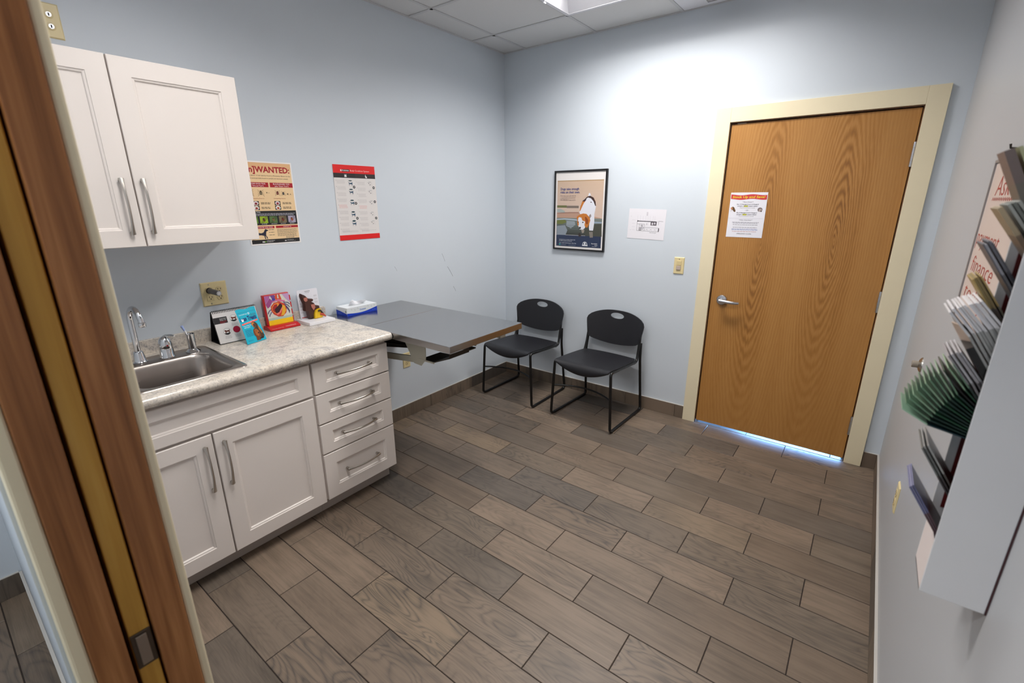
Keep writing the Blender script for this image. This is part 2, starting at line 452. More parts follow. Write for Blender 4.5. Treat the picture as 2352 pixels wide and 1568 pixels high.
# ---- tile skirting, each piece a part
BH, BT = 0.103, 0.010
def skirting(name, axis, const, cuts, sign):
    """axis 'y': runs along y on plane x=const ; sign = direction into the room"""
    root = G(); a, b = cuts[0], cuts[-1]
    lo, hi = sorted((const, const+sign*0.004))
    if axis == 'y': root.box(lo, hi, min(a, b), max(a, b), 0, BH-0.001)
    else: root.box(min(a, b), max(a, b), lo, hi, 0, BH-0.001)
    o = struct(name, root, M_grout)
    lo, hi = sorted((const+sign*0.0005, const+sign*BT))
    for p, q in zip(cuts, cuts[1:]):
        p, q = sorted((p, q)); gg = G()
        if axis == 'y': gg.box(lo, hi, p+0.001, q-0.001, 0.001, BH-0.003)
        else: gg.box(p+0.001, q-0.001, lo, hi, 0.001, BH-0.003)
        bmesh.ops.recalc_face_normals(gg.bm, faces=gg.bm.faces)
        me = bpy.data.meshes.new('skirting_tile'); gg.bm.to_mesh(me); gg.bm.free(); me.materials.append(M_tile)
        ctr = Vector(((lo+hi)/2, (p+q)/2, 0)) if axis == 'y' else Vector(((p+q)/2, (lo+hi)/2, 0))
        me.transform(Matrix.Translation(-ctr)); link('skirting_tile', me, o, ctr)
    gg = G()
    if axis == 'y': gg.box(lo, hi+0 if sign > 0 else hi, min(a, b), max(a, b), BH-0.003, BH)
    else: gg.box(min(a, b), max(a, b), lo, hi, BH-0.003, BH)
    gg.build('edge_strip', M_caulk, o)
    return o
skirting('baseboard_left', 'y', 0, [-1.86, -1.507, -1.004, -0.512, -BT], 1)
skirting('baseboard_back', 'x', 0, [0, 0.242, 0.745, 1.248, 1.651, 1.7155], -1)
skirting('baseboard_door_side', 'x', 0, [2.8225, W-BT], -1)
skirting('baseboard_right', 'y', W, [0, -0.50, -1.003, -1.506, -2.009, -2.512, -3.015, YR], -1)
skirting('baseboard_hall', 'x', YH, [BT, 0.40, 0.90, 1.40, 1.640], -1)
skirting('baseboard_hall_end', 'y', 0, [YH-BT, -3.44, -3.93, HY], 1)

# ---- suspended ceiling: boards and grid bars
GX = [0.0, 0.220, 0.830, 1.440, 2.050, 2.660, W]
GY = [0.0, -0.395, -1.005, -1.615, -2.225, -2.835, YR]
LIGHTS = [(0.830, 2.050, -1.005, -0.395), (0.830, 2.050, -2.835, -2.225)]
g = G(); g.box(-0.1, HX+0.1, HY-0.1, 0.1, H+0.25, H+0.30); ceil = struct('ceiling', g, M_hall)
for i in range(6):
    for j in range(6):
        x0, x1, y1, y0 = GX[i], GX[i+1], GY[j], GY[j+1]
        if any(x0 >= a-0.01 and x1 <= b+0.01 and y0 >= c-0.01 and y1 <= d+0.01 for a, b, c, d in LIGHTS): continue
        if i == 3 and j == 0: continue                   # air grille sits here
        gg = G(); gg.box(x0+0.003, x1-0.003, y0+0.003, y1-0.003, H+0.004, H+0.020); gg.build('ceiling_board', M_tile_ceil, ceil)
def bar(x0, x1, y0, y1):
    gg = G(); gg.box(x0, x1, y0, y1, H, H+0.003); gg.box((x0+x1)/2-(0.001 if x1-x0 < y1-y0 else (x1-x0)/2), (x0+x1)/2+(0.001 if x1-x0 < y1-y0 else (x1-x0)/2),
        (y0+y1)/2-(0.001 if y1-y0 < x1-x0 else (y1-y0)/2), (y0+y1)/2+(0.001 if y1-y0 < x1-x0 else (y1-y0)/2), H+0.003, H+0.030)
    gg.build('grid_bar', M_grid, ceil)
for x in GX[1:-1]:
    segs = [(YR, 0)]
    for a, b, c, d in LIGHTS:
        if a+0.05 < x < b-0.05:
            segs = [s for p, q in segs for s in ((p, c), (d, q))]
    for p, q in segs: bar(x-0.010, x+0.010, p, q)
for y in GY[1:-1]:
    bar(0, W, y-0.010, y+0.010)
for a in ((0, 0.018, YR, 0), (W-0.018, W, YR, 0), (0.018, W-0.018, -0.018, 0), (0.018, W-0.018, YR, YR+0.018)):
    gg = G(); gg.box(*a, H-0.001, H+0.003); gg.build('wall_angle', M_grid, ceil)
gg = G(); gg.box(0, HX, HY, YH, H, H+0.02); gg.build('hall_ceiling_board', M_tile_ceil, ceil)

# ---- recessed ceiling lights
def troffer(name, label, rect, power):
    x0, x1, y0, y1 = rect
    t = thing(name, label, 'ceiling light', ((x0+x1)/2, (y0+y1)/2, H), group='recessed ceiling lights')
    f = 0.022; top = H+0.085; i = 0.085; iy = 0.165
    g = G()
    for a in ((x0, x1, y0, y0+f), (x0, x1, y1-f, y1), (x0, x0+f, y0+f, y1-f), (x1-f, x1, y0+f, y1-f)): g.box(*a, H-0.002, H+0.004)
    g.build('frame', M_fix, t)
    A = [(x0+f, y0+f, H), (x1-f, y0+f, H), (x1-f, y1-f, H), (x0+f, y1-f, H)]
    B = [(x0+i, y0+iy, top), (x1-i, y0+iy, top), (x1-i, y1-iy, top), (x0+i, y1-iy, top)]
    g = G(); g.loft([A, B], True, False, True); g.build('reflector', M_fix, t)
    for k in range(3):
        yy = y0+(y1-y0)*(0.36+0.14*k)
        g = G(); g.tube([(x0+0.10, yy, top-0.018), (x1-0.10, yy, top-0.018)], 0.012, 12)
        m = bpy.data.materials.get('fluorescent_tube')
        if not m:
            n = N('fluorescent_tube'); n.b.inputs['Emission Color'].default_value = (*LAMP_COL, 1); n.b.inputs['Emission Strength'].default_value = 5; n.m.cycles.emission_sampling = 'NONE'
            m = n.set(lin((250, 250, 250)), 0.4)
        g.build('lamp_tube', m, t, smooth=40)
    g = G(); g.box(x0+0.006, x0+0.016, y0+(y1-y0)*0.52, y0+(y1-y0)*0.55, H-0.012, H-0.002); g.build('latch', M_fix, t)
    L = bpy.data.lights.new(name+'_lamp', 'AREA'); L.shape = 'RECTANGLE'; L.size = x1-x0-2*i; L.size_y = y1-y0-2*iy
    L.energy = power; L.color = LAMP_COL; L.spread = math.radians(150)
    o = bpy.data.objects.new('lamp', L); C.objects.link(o); o.parent = t; o.location = (0, 0, 0.060)
    return t
troffer('ceiling_light', 'white recessed ceiling light near the back wall above the chairs', LIGHTS[0], P_MAIN)
troffer('ceiling_light', 'white recessed ceiling light over the middle of the floor beside the wall cabinet', LIGHTS[1], P_NEAR)
L = bpy.data.lights.new('hall_lamp', 'AREA'); L.shape = 'RECTANGLE'; L.size = 1.1; L.size_y = 0.5; L.energy = P_HALL; L.color = (1.0, 0.98, 0.96)
o = bpy.data.objects.new('hall_lamp', L); C.objects.link(o); o.location = (1.6, -3.95, H-0.01)
L = bpy.data.lights.new('vestibule_daylight', 'AREA'); L.shape = 'RECTANGLE'; L.size = 0.8; L.size_y = 0.25; L.energy = P_DOOR; L.color = (0.22, 0.48, 1.0)
o = bpy.data.objects.new('vestibule_daylight', L); C.objects.link(o); o.location = (2.40, 0.92, 0.22); o.rotation_euler = (math.radians(-104), 0, PI)
o.rotation_euler = (Vector((2.30, 0.03, 0.0))-Vector((2.40, 0.92, 0.22))).to_track_quat('-Z', 'Y').to_euler()

# ---- air grille in the ceiling
t = thing('air_grille', 'white square ceiling air grille next to the recessed light', 'air vent', (1.745, -0.20, H))
g = G()
for a in ((1.452, 2.038, -0.055, -0.020), (1.452, 2.038, -0.383, -0.345), (1.452, 1.605, -0.345, -0.055), (1.885, 2.038, -0.345, -0.055)): g.box(*a, H+0.001, H+0.010)
g.build('frame', M_fix, t)
g = G(); g.box(1.60, 1.89, -0.35, -0.05, H+0.045, H+0.050); g.build('duct_backing', M_hole, t)
for k in range(8):
    y = -0.075-k*0.036; g = G(); g.prism([(y, H+0.002), (y+0.004, H+0.002), (y-0.014, H+0.03), (y-0.018, H+0.03)], 'x', 1.605, 1.885); g.build('slat', M_grid, t)

# ---- oak door with frame
CT = 0.018
t = thing('trim_1', None, None, (2.27, 0, 0), kind='structure')
for n_, a in (('casing_board', (1.7166, 1.8042, -CT, 0, 0, 2.1466)), ('casing_board', (2.7342, 2.8214, -CT, 0, 0, 2.1466)), ('casing_board', (1.8042, 2.7342, -CT, 0, 2.0609, 2.1466))):
    g = G(); g.box(*a); g.build(n_, M_cream, t, bevel=0.0015)
door = thing('door_1', None, None, (2.27, 0, 0), kind='structure')
JX0, JX1, JZ = 1.809, 2.7295, 2.055
g = G(); g.box(DX0, JX0, -0.001, 0.12, 0, DZ1); g.box(JX1, DX1, -0.001, 0.12, 0, DZ1); g.box(JX0, JX1, -0.001, 0.12, JZ, DZ1)
g.box(JX0, JX0+0.012, 0.046, 0.085, 0, JZ); g.box(JX1-0.012, JX1, 0.046, 0.085, 0, JZ); g.box(JX0, JX1, 0.046, 0.085, JZ-0.012, JZ)
g.build('jamb', M_dkjamb, door)
g = G(); g.box(1.8125, 2.7265, 0.0, 0.044, 0.018, 2.050)
slab = g.build('door_slab', M_oak, door, bevel=0.001)
def rotx(a): return Matrix.Rotation(a, 4, 'X')
# lever handle
lv = G(); Mx = Matrix.Translation((1.886, 0, 0.943)) @ rotx(PI/2)
lv.lathe([(0.034, 0.0), (0.034, 0.006), (0.031, 0.011), (0.020, 0.013)], 28, Mx)
rose = lv.build('lever_rose', M_satin, door, smooth=35)
lv = G(); lv.lathe([(0.013, 0.010), (0.012, 0.05), (0.012, 0.056)], 18, Mx); lv.build('spindle', M_satin, rose, smooth=35)
lv = G(); pth = [(1.880, -0.050, 0.943), (1.90, -0.052, 0.943), (1.93, -0.053, 0.941), (1.965, -0.051, 0.938), (1.985, -0.044, 0.937), (1.997, -0.034, 0.937)]
lv.tube(pth, 0.012, 12, rs=[0.013, 0.0125, 0.0115, 0.0105, 0.010, 0.0095], flat=1.0, up=(0, 0, 1))
lev = lv.build('lever', M_satin, rose, smooth=50)
for z0 in (1.763, 0.972, 0.188):
    h = G(); h.lathe([(0.0068, 0), (0.0072, 0.002), (0.0072, 0.12), (0.0068, 0.122)], 12, Matrix.Translation((2.7285, -0.006, z0)))
    hg = h.build('hinge', M_satin, door, smooth=40)
    for q in (0.028, 0.092):
        h = G(); h.lathe([(0.0078, 0), (0.0078, 0.003)], 12, Matrix.Translation((2.7285, -0.006, z0+q))); h.build('hinge_joint', M_nickel, hg, smooth=40)
# small pale chip on the head of the slab
g = G(); g.box(1.845, 1.895, -0.0006, 0.004, 2.0495, 2.0525); g.build('head_shim', M_caulk, door)

# ---- pocket door and its split jamb
t = thing('trim_2', None, None, (XJ, -3.265, 0), kind='structure')
for ya, yb in ((-3.240, YR-0.001), (-3.326, -3.281)):
    g = G(); g.box(1.655, XJ, ya, yb, 0, 2.12); g.build('jamb_strip', M_jamb, t, bevel=0.002)
for xa, xb, ya, yb in ((1.650, XJ-0.004, YR-0.0005, YR+0.0145), (1.6485, XJ-0.004, -3.347, -3.326)):
    g = G(); g.box(xa, xb, ya, yb, 0, 2.19); g.build('casing_board', M_cream, t, bevel=0.004)
g = G(); g.box(1.650, XR, -3.34, -3.19, 2.10, 2.12); g.build('head_jamb', M_jamb, t)
g = G(); g.box(XR-0.02, XR, -3.335, -3.19, 0, 2.10); g.build('strike_jamb', M_jamb, t)
pd = thing('door_2', None, None, (1.4, -3.258, 0), kind='structure')
g = G(); g.box(0.80, 1.729, -3.2740, -3.2435, 0.012, 2.09); leaf = g.build('door_leaf', M_leaf, pd, bevel=0.002)
ep = thing_part = None
g = G(); g.box(1.7285, 1.7315, -3.2735, -3.2440, 0.798, 0.872); pl = g.build('edge_pull_plate', paint('dark_pewter', (92, 84, 76), 0.4, 1.0), pd, bevel=0.001)
g = G(); g.box(1.7310, 1.7340, -3.2670, -3.2510, 0.804, 0.866); g.build('edge_pull', paint('pewter', (158, 148, 138), 0.42, 1.0), pl, bevel=0.001)

# ================================================================== CABINETS
XF = 0.615                                          # front face of doors and drawers
def front_panel(name, y0, y1, z0, z1, parent, rail=0.062, xf=XF, th=0.02, top=None):
    """shaker front: frame with moulded inner edge, recessed panel as sub-part"""
    top = top or rail
    g = G(); e = 0.002
    def R(m, x, mt=None): return [(x, y0+m, z0+(mt if mt is not None else m)), (x, y1-m, z0+(mt if mt is not None else m)), (x, y1-m, z1-(mt if mt is not None else m)), (x, y0+m, z1-(mt if mt is not None else m))]
    g.loft([R(0, xf-th), R(0, xf-e), R(e, xf), R(rail, xf, top), R(rail+0.0015, xf-0.003, top+0.0015), R(rail+0.008, xf-0.0045, top+0.008), R(rail+0.011, xf-0.010, top+0.011)], True, False, False)
    o = g.build(name, M_cab, parent)
    g = G(); g.face(R(rail+0.0105, xf-0.0098, top+0.0105)); g.face(R(rail+0.0105, xf-th+0.002, top+0.0105)[::-1])
    g.build('panel', M_cab, o)
    return o
def pull(parent, c, axis, xf=XF, L=0.205):
    """arched bar pull with flared feet; c=(y,z) of its middle"""
    g = G(); n = 17; path = []; rs = []
    for k in range(n):
        t = -1+2*k/(n-1); s = t*L/2; hgt = 0.012+0.020*(1-abs(t)**2.2)
        path.append((xf+hgt, c[0]+(s if axis == 'y' else 0), c[1]+(s if axis == 'z' else 0)))
        rs.append(0.0050+0.0040*abs(t)**5)
    g.tube(path, 0.006, 10, rs=rs, flat=0.75, up=(1, 0, 0))
    for q in (-1, 1):
        yy = c[0]+(q*(L/2-0.006) if axis == 'y' else 0); zz = c[1]+(q*(L/2-0.006) if axis == 'z' else 0)
        g.lathe([(0.0065, 0), (0.0072, 0.010), (0.0080, 0.017)], 10, Matrix.Translation((xf-0.0095 if axis == 'y' else xf-0.0005, yy, zz)) @ Matrix.Rotation(PI/2, 4, 'Y'))
    return g.build('handle', M_nickel, parent, smooth=50)
def carcass(t, y0, y1):
    g = G(); g.box(0.001, 0.594, y0, y0+0.018, 0.100, 0.872); g.box(0.001, 0.594, y1-0.018, y1, 0.100, 0.872)
    g.box(0.001, 0.012, y0+0.018, y1-0.018, 0.100, 0.872); g.box(0.012, 0.594, y0+0.018, y1-0.018, 0.100, 0.118)
    g.box(0.575, 0.594, y0+0.018, y1-0.018, 0.118, 0.145); g.box(0.585, 0.594, y0+0.018, y1-0.018, 0.145, 0.872)
    g.build('body', M_cab, t)
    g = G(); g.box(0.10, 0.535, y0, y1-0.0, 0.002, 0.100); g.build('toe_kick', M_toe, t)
dc = thing('drawer_cabinet', 'white base cabinet with four drawers beside the steel table', 'cabinet', (0.3, -2.067, 0))
carcass(dc, -2.2915, -1.846)
for z0, z1 in ((0.6955, 0.855), (0.5335, 0.688), (0.367, 0.526), (0.102, 0.3595)):
    big = z1-z0 > 0.2
    d = front_panel('drawer', -2.287, -1.846, z0, z1, dc, 0.064, top=0.064 if big else 0.047)
    pull(d, (-2.0665, (z0+z1)/2), 'y', XF)
sc_ = thing('sink_cabinet', 'white base cabinet with two doors under the sink', 'cabinet', (0.3, -2.742, 0))
carcass(sc_, YR+0.002, -2.2925)
front_panel('false_front', YR+0.004, -2.300, 0.6955, 0.855, sc_, 0.064, top=0.047)
d = front_panel('door', -2.7450, -2.300, 0.098, 0.683, sc_, 0.066); pull(d, (-2.7120, 0.537), 'z')
d = front_panel('door', YR+0.004, -2.7515, 0.098, 0.683, sc_, 0.066); pull(d, (-2.7845, 0.537), 'z')
wc = thing('wall_cabinet', 'white two-door wall cabinet hanging above the sink', 'cabinet', (0.17, -2.75, 1.428))
g = G(); g.box(0.001, 0.324, YR+0.002, -2.312, 1.429, 2.106); g.build('body', M_cab, wc)
d = front_panel('door', -2.7460, -2.3105, 1.428, 2.105, wc, 0.064, 0.345); pull(d, (-2.7200, 1.580), 'z', 0.345)
d = front_panel('door', YR+0.004, -2.7510, 1.428, 2.105, wc, 0.064, 0.345); pull(d, (-2.7880, 1.580), 'z', 0.345)

# ---- countertop with sink cut-out
ct = thing('countertop', 'speckled beige and grey laminate countertop with backsplash', 'countertop', (0.32, -2.5, 0.873))
ZT = 0.915; YE = -1.832
prof = [(0.018, 0.873), (0.630, 0.873)] + arc(0.630, 0.894, 0.021, -90, 90, 10) + [(0.018, ZT)]
g = G()
def sect(pts, y0, y1): g.prism(pts, 'y', y0, y1)
SX0, SX1, SY0, SY1 = 0.115, 0.560, -2.935, -2.565
sect(prof, SY1, YE); sect(prof, YR+0.001, SY0)
sect([(0.018, 0.873), (SX0, 0.873), (SX0, ZT), (0.018, ZT)], SY0, SY1)
sect([(SX1, 0.873)] + prof[1:-1] + [(SX1, ZT)], SY0, SY1)
g.build('top', M_counter, ct, smooth=30)
g = G(); bs = [(YR+0.001, 0.873), (YE, 0.873)] + arc(YE-0.014, 0.966, 0.014, 0, 90, 6) + [(YR+0.001, 0.980)]
g.prism(bs, 'x', 0.001, 0.019); g.build('backsplash', M_counter, ct, bevel=0.003)

# ---- sink
sk = thing('sink', 'stainless steel drop-in bar sink set in the countertop', 'sink', (0.335, -2.748, ZT))
g = G()
loops = [rrect(0.090, 0.580, -2.955, -2.545, 0.030, ZT+0.0004), rrect(0.092, 0.578, -2.953, -2.547, 0.030, ZT+0.004), rrect(0.104, 0.566, -2.941, -2.559, 0.030, ZT+0.0045),
         rrect(0.203, 0.551, -2.924, -2.578, 0.060, ZT+0.0020), rrect(0.208, 0.546, -2.919, -2.583, 0.060, ZT-0.004), rrect(0.214, 0.540, -2.913, -2.589, 0.062, ZT-0.020),
         rrect(0.222, 0.532, -2.905, -2.597, 0.066, ZT-0.120), rrect(0.228, 0.526, -2.899, -2.603, 0.066, ZT-0.150), rrect(0.246, 0.508, -2.881, -2.621, 0.060, ZT-0.172), rrect(0.290, 0.464, -2.837, -2.665, 0.050, ZT-0.178)]
g.loft(loops, True, False, True); g.build('basin', M_sink, sk, smooth=60)
g = G(); g.lathe([(0.044, 0), (0.044, 0.003), (0.030, 0.004), (0.026, 0.001)], 24, Matrix.Translation((0.378, -2.75, ZT-0.179))); g.build('drain', M_chrome, sk, smooth=40)
ZD = ZT+0.0040
fa = thing('faucet', 'chrome gooseneck spout at the back of the sink', 'faucet', (0.158, -2.820, ZD))
g = G(); g.lathe([(0.029, 0), (0.029, 0.004), (0.026, 0.007), (0.0245, 0.012), (0.0185, 0.046), (0.0165, 0.050), (0.0125, 0.052)], 24, Matrix.Translation((0.158, -2.820, ZD))); g.build('base', M_chrome, fa, smooth=35)
g = G(); R_ = 0.052; pth = [(0.158, -2.820, ZD+0.045), (0.158, -2.820, 1.06), (0.158, -2.820, 1.112)]
for k in range(1, 13):
    a = PI - k*PI*1.0/12*0.94; pth.append((0.158+R_+R_*math.cos(a), -2.820+0.012*k/12, 1.115+R_*math.sin(a)))
e_ = pth[-1]; pth.append((e_[0]+0.001, e_[1]+0.001, e_[2]-0.014))
g.tube(pth, 0.0115, 14); g.build('spout', M_chrome, fa, smooth=60)
g = G(); g.lathe([(0.0125, 0), (0.0135, 0.002), (0.0135, 0.018), (0.0115, 0.020)], 18, Matrix.Translation((pth[-1][0], pth[-1][1], pth[-1][2]-0.016))); g.build('aerator', M_chrome, fa, smooth=40)
fl = thing('faucet_control', 'chrome single-lever water control between spout and steel sprayer holder', 'faucet', (0.163, -2.718, ZD))
g = G(); g.lathe([(0.031, 0), (0.031, 0.004), (0.028, 0.008), (0.0275, 0.040), (0.0265, 0.044), (0.0275, 0.048), (0.0265, 0.066), (0.021, 0.084), (0.012, 0.094), (0.004, 0.097)], 26, Matrix.Translation((0.163, -2.718, ZD))); g.build('body', M_chrome, fl, smooth=40)
g = G(); g.tube([(0.150, -2.722, ZD+0.088), (0.170, -2.712, ZD+0.100), (0.195, -2.700, ZD+0.104), (0.212, -2.690, ZD+0.101)], 0.006, 10, rs=[0.008, 0.008, 0.0065, 0.0055], flat=0.7); g.build('lever', M_chrome, fl, smooth=60)
g = G(); g.lathe([(0.0035, 0), (0.0035, 0.002)], 10, Matrix.Translation((0.1905, -2.718, ZD+0.058)) @ Matrix.Rotation(PI/2, 4, 'Y')); g.build('temperature_mark', PM((150, 20, 30)), fl)
cu_ = thing('sprayer_holder', 'polished steel sprayer holder on a round foot at the back corner of the sink', 'sprayer holder', (0.163, -2.615, ZD))  # deck-mounted side sprayer holder beside the water control
g = G(); Mt = Matrix.Translation((0.163, -2.615, ZD)); g.lathe([(0.030, 0), (0.030, 0.003), (0.022, 0.010), (0.0185, 0.014)], 24, Mt); g.build('foot', M_chrome, cu_, smooth=40)
g = G(); g.lathe([(0.0165, 0.010), (0.0172, 0.086), (0.0184, 0.086), (0.0184, 0.083), (0.0160, 0.082), (0.0155, 0.014)], 24, Mt, True, True); g.build('cup', M_chrome, cu_, smooth=40)
br = thing('plastic_stick', 'thin white stick with pale blue bristle tip standing in the steel sprayer holder', 'brush', (0.163, -2.615, ZD+0.016))
g = G(); g.tube([(0.166, -2.606, ZD+0.018), (0.160, -2.632, ZD+0.106)], 0.0035, 8); g.build('shaft', M_white, br, smooth=50)
g = G(); g.tube([(0.160, -2.632, ZD+0.104), (0.1585, -2.639, ZD+0.128)], 0.0055, 8, rs=[0.0042, 0.006]); g.build('tip', PM((160, 178, 226)), br, smooth=50)

# ================================================================== EXAM TABLE
tb = thing('exam_table', 'wall-mounted stainless steel examination table beside the counter', 'table', (0.0, -1.53, 0.877))
ty0, ty1, tz = -1.828, -1.228, 0.912
for nm, xa, xb in (('wall_leaf', 0.001, 0.4155), ('table_leaf', 0.4190, 1.083)):
    g = G(); g.box(xa, xb, ty0, ty1, tz-0.036, tz); g.build(nm, M_steel, tb, bevel=0.0022)
g = G(); g.prism([(0.638, 0.8745), (0.823, 0.8745), (0.820, 0.772), (0.781, 0.729), (0.722, 0.733)], 'y', -1.7530, -1.7490); g.build('side_plate', M_beige_st, tb, bevel=0.001)
g = G(); g.prism([(0.638, 0.8745), (0.823, 0.8745), (0.820, 0.772), (0.781, 0.729), (0.722, 0.733)], 'y', -1.3040, -1.3000); g.build('side_plate', M_beige_st, tb, bevel=0.001)
for yy in (-1.740, -1.310):
    g = G(); g.prism([(0.012, 0.660), (0.735, 0.736), (0.735, 0.771), (0.012, 0.697)], 'y', yy-0.006, yy+0.006); g.build('support_arm', M_beige_st, tb)
    g = G(); g.box(0.0005, 0.014, yy-0.03, yy+0.03, 0.60, 0.872); g.build('wall_bracket', M_beige_st, tb)
g = G(); g.prism([(0.03, 0.868), (0.66, 0.868), (0.62, 0.790), (0.30, 0.742), (0.03, 0.705)], 'y', -1.705, -1.38); g.build('lift_mechanism', paint('black_grease_steel', (14, 13, 12), 0.5), tb)
for q in (0, 1):
    g = G(); g.tube([(0.05, -1.709, 0.748+0.04*q), (0.60, -1.709, 0.806+0.03*q)], 0.004, 8); g.build('lift_rod', M_dark_st, tb, smooth=50)
g = G(); g.prism([(0.774, 0.762), (0.880, 0.766), (1.000, 0.812), (1.000, 0.835), (0.995, 0.835), (0.995, 0.816), (0.878, 0.771), (0.774, 0.767)], 'y', -1.748, -1.60); g.build('tray', M_dark_st, tb)
g = G(); g.box(0.764, 0.884, -1.7555, -1.7485, 0.762, 0.770); g.build('tray_lip', M_beige_st, tb)
g = G(); g.box(0.86, 0.96, -1.56, -1.50, 0.800, 0.806); g.box(0.90, 0.925, -1.545, -1.52, 0.806, 0.8755); g.build('latch_bracket', M_dark_st, tb)
g = G(); g.box(0.84, 0.98, -1.305, -1.255, 0.815, 0.8755); g.build('end_bracket', M_beige_st, tb)

# ================================================================== CHAIRS
def chair(label):
    t = thing('stacking_chair', label, 'chair', group='black plastic chairs along the back wall')
    # local: front is -y, x across, origin on floor under middle of seat
    def Lc(g, nm, m, **k): return g.build(nm, m, t, local=True, **k)
    r = 0.0103
    for s in (-1, 1):
        # front leg, runner and rear leg (runner + legs are one bent rod; built as leg / runner parts)
        g = G(); g.tube(fillet([(s*0.253, -0.200, r), (s*0.255, -0.275, r), (s*0.232, -0.268, 0.452), (s*0.231, -0.215, 0.450)], 0.035, 5), r, 10); Lc(g, 'front_leg', M_black_mt, smooth=60)
        g = G(); g.tube([(s*0.253, -0.202, r), (s*0.250, 0.165, r)], r, 10); Lc(g, 'runner', M_black_mt, smooth=60)
        g = G(); g.tube(fillet([(s*0.250, 0.163, r), (s*0.250, 0.238, r), (s*0.236, 0.190, 0.44), (s*0.228, 0.205, 0.56)], 0.035, 5), r, 10); Lc(g, 'rear_leg', M_black_mt, smooth=60)
        g = G(); g.tube(fillet([(s*0.231, -0.217, 0.450), (s*0.228, 0.150, 0.425), (s*0.224, 0.175, 0.50), (s*0.222, 0.200, 0.62)], 0.03, 5), r, 10); Lc(g, 'seat_rail', M_black_mt, smooth=60)
    g = G(); g.tube([(-0.241+0.482*k/10, -0.268+0.085*(1-(k/5-1)**2), 0.252) for k in range(11)], 0.007, 8); Lc(g, 'front_brace', M_black_mt, smooth=60)
    g = G(); g.tube([(-0.228, 0.12, 0.418), (0.228, 0.12, 0.418)], 0.007, 8); Lc(g, 'seat_brace', M_black_mt, smooth=60)
    # seat shell
    nu, nv = 16, 18; loopsT = []; loopsB = []
    for j in range(nv+1):
        v = j/nv; rowT = []; rowB = []
        for i in range(nu+1):
            u = -1+2*i/nu
            wx = 0.222+0.010*math.sin(PI*v)-0.012*max(0, (0.12-v)/0.12)**2
            yb = 0.175; yf = -0.278
            if v < 0.80: y = yb+(yf-yb)*v/0.80*0.93; z = 0.434+0.022*(v/0.80)
            else:
                a = (v-0.80)/0.20; y = yb+(yf-yb)*0.93+(yf-yb)*0.09*math.sin(a*PI/2); z = 0.456-(1-math.cos(a*PI/2))*(0.010+0.062*(1-u*u))
            z += -0.016*(1-u*u)*math.sin(PI*min(1, v*1.05))
            y += (0.018*u*u if v < 0.15 else 0)*(1-v/0.15)*-1 if v < 0.15 else 0
            rowT.append((u*wx, y, z+0.010)); rowB.append((u*wx, y+(0.004 if v > .9 else 0), z+0.002))
        loopsT.append(rowT); loopsB.append(rowB)
    g = G(); T = [[g.bm.verts.new(p) for p in row] for row in loopsT]; B = [[g.bm.verts.new(p) for p in row] for row in loopsB]
    for j in range(nv):
        for i in range(nu):
            g.bm.faces.new((T[j][i], T[j][i+1], T[j+1][i+1], T[j+1][i])); g.bm.faces.new((B[j][i], B[j+1][i], B[j+1][i+1], B[j][i+1]))
    for j in range(nv):
        for k in (0, nu): g.bm.faces.new((T[j][k], T[j+1][k], B[j+1][k], B[j][k]))
    for i in range(nu):
        for k in (0, nv): g.bm.faces.new((T[k][i], B[k][i], B[k][i+1], T[k][i+1]))
    Lc(g, 'seat', M_black_pl, smooth=50)
    # backrest shell with oval hand hole; outline in (x, s) with s = height along the back
    n = 72; rings = 7; hx, hs = 0.058, 0.023; hc = 0.235
    def outline(a):
        dx, ds = math.cos(a), math.sin(a)
        lo_, hi_ = 0, 0.6
        def inside(x, s):
            if abs(x) > 0.246-0.030*max(0, (0.20-s))/0.20: return False
            tp = 0.278-0.062*(abs(x)/0.246)**2.6; bt = 0.010+0.045*(abs(x)/0.246)**2
            # rounded shoulders
            return bt < s < tp
        for _ in range(24):
            m_ = (lo_+hi_)/2
            if inside(m_*dx, hc+m_*ds): lo_ = m_
            else: hi_ = m_
        return lo_*dx, hc+lo_*ds
    rad = [math.hypot(outline(2*PI*k/n)[0], outline(2*PI*k/n)[1]-hc) for k in range(n)]
    for _ in range(2): rad = [min(rad[k], (rad[k-1]+2*rad[k]+rad[(k+1) % n])/4+0.0005) for k in range(n)]
    ol = [(rad[k]*math.cos(2*PI*k/n), hc+rad[k]*math.sin(2*PI*k/n)) for k in range(n)]
    L2 = []
    for q in range(rings+1):
        f = (q/rings); lp = []
        for k in range(n):
            a = 2*PI*k/n; ox, os_ = ol[k]; ix, is_ = hx*math.cos(a), hc+hs*math.sin(a)
            lp.append((ix+(ox-ix)*f, is_+(os_-is_)*f))
        L2.append(lp)
    def place(p, off):
        x, s = p; ys = 0.178+0.16*s; z = 0.500+s*0.985
        bend = 0.045*(1-(x/0.25)**2)-0.012          # middle pushed back
        y = ys+bend*0.9; return (x, y+off, z+off*-0.12)
    g = G(); F = [[g.bm.verts.new(place(p, -0.006)) for p in lp] for lp in L2]; K = [[g.bm.verts.new(place(p, 0.005)) for p in lp] for lp in L2]
    for S_, fl_ in ((F, 0), (K, 1)):
        for a, b in zip(S_, S_[1:]):
            for k in range(n):
                j = (k+1) % n; q = (a[k], a[j], b[j], b[k]); g.bm.faces.new(q[::-1] if fl_ else q)
    for e in (0, rings):
        for k in range(n):
            j = (k+1) % n; g.bm.faces.new((F[e][k], F[e][j], K[e][j], K[e][k]))
    Lc(g, 'backrest', M_black_pl, smooth=50, bevel=0)
    return t
c1 = chair('black plastic stacking chair in the corner, partly hidden by the steel table')
c1.location = (0.440, -0.285, 0); c1.rotation_euler = (0, 0, 0)
c2 = copy_tree(c1); c2['label'] = 'black plastic stacking chair standing nearer the oak door, fully in view'
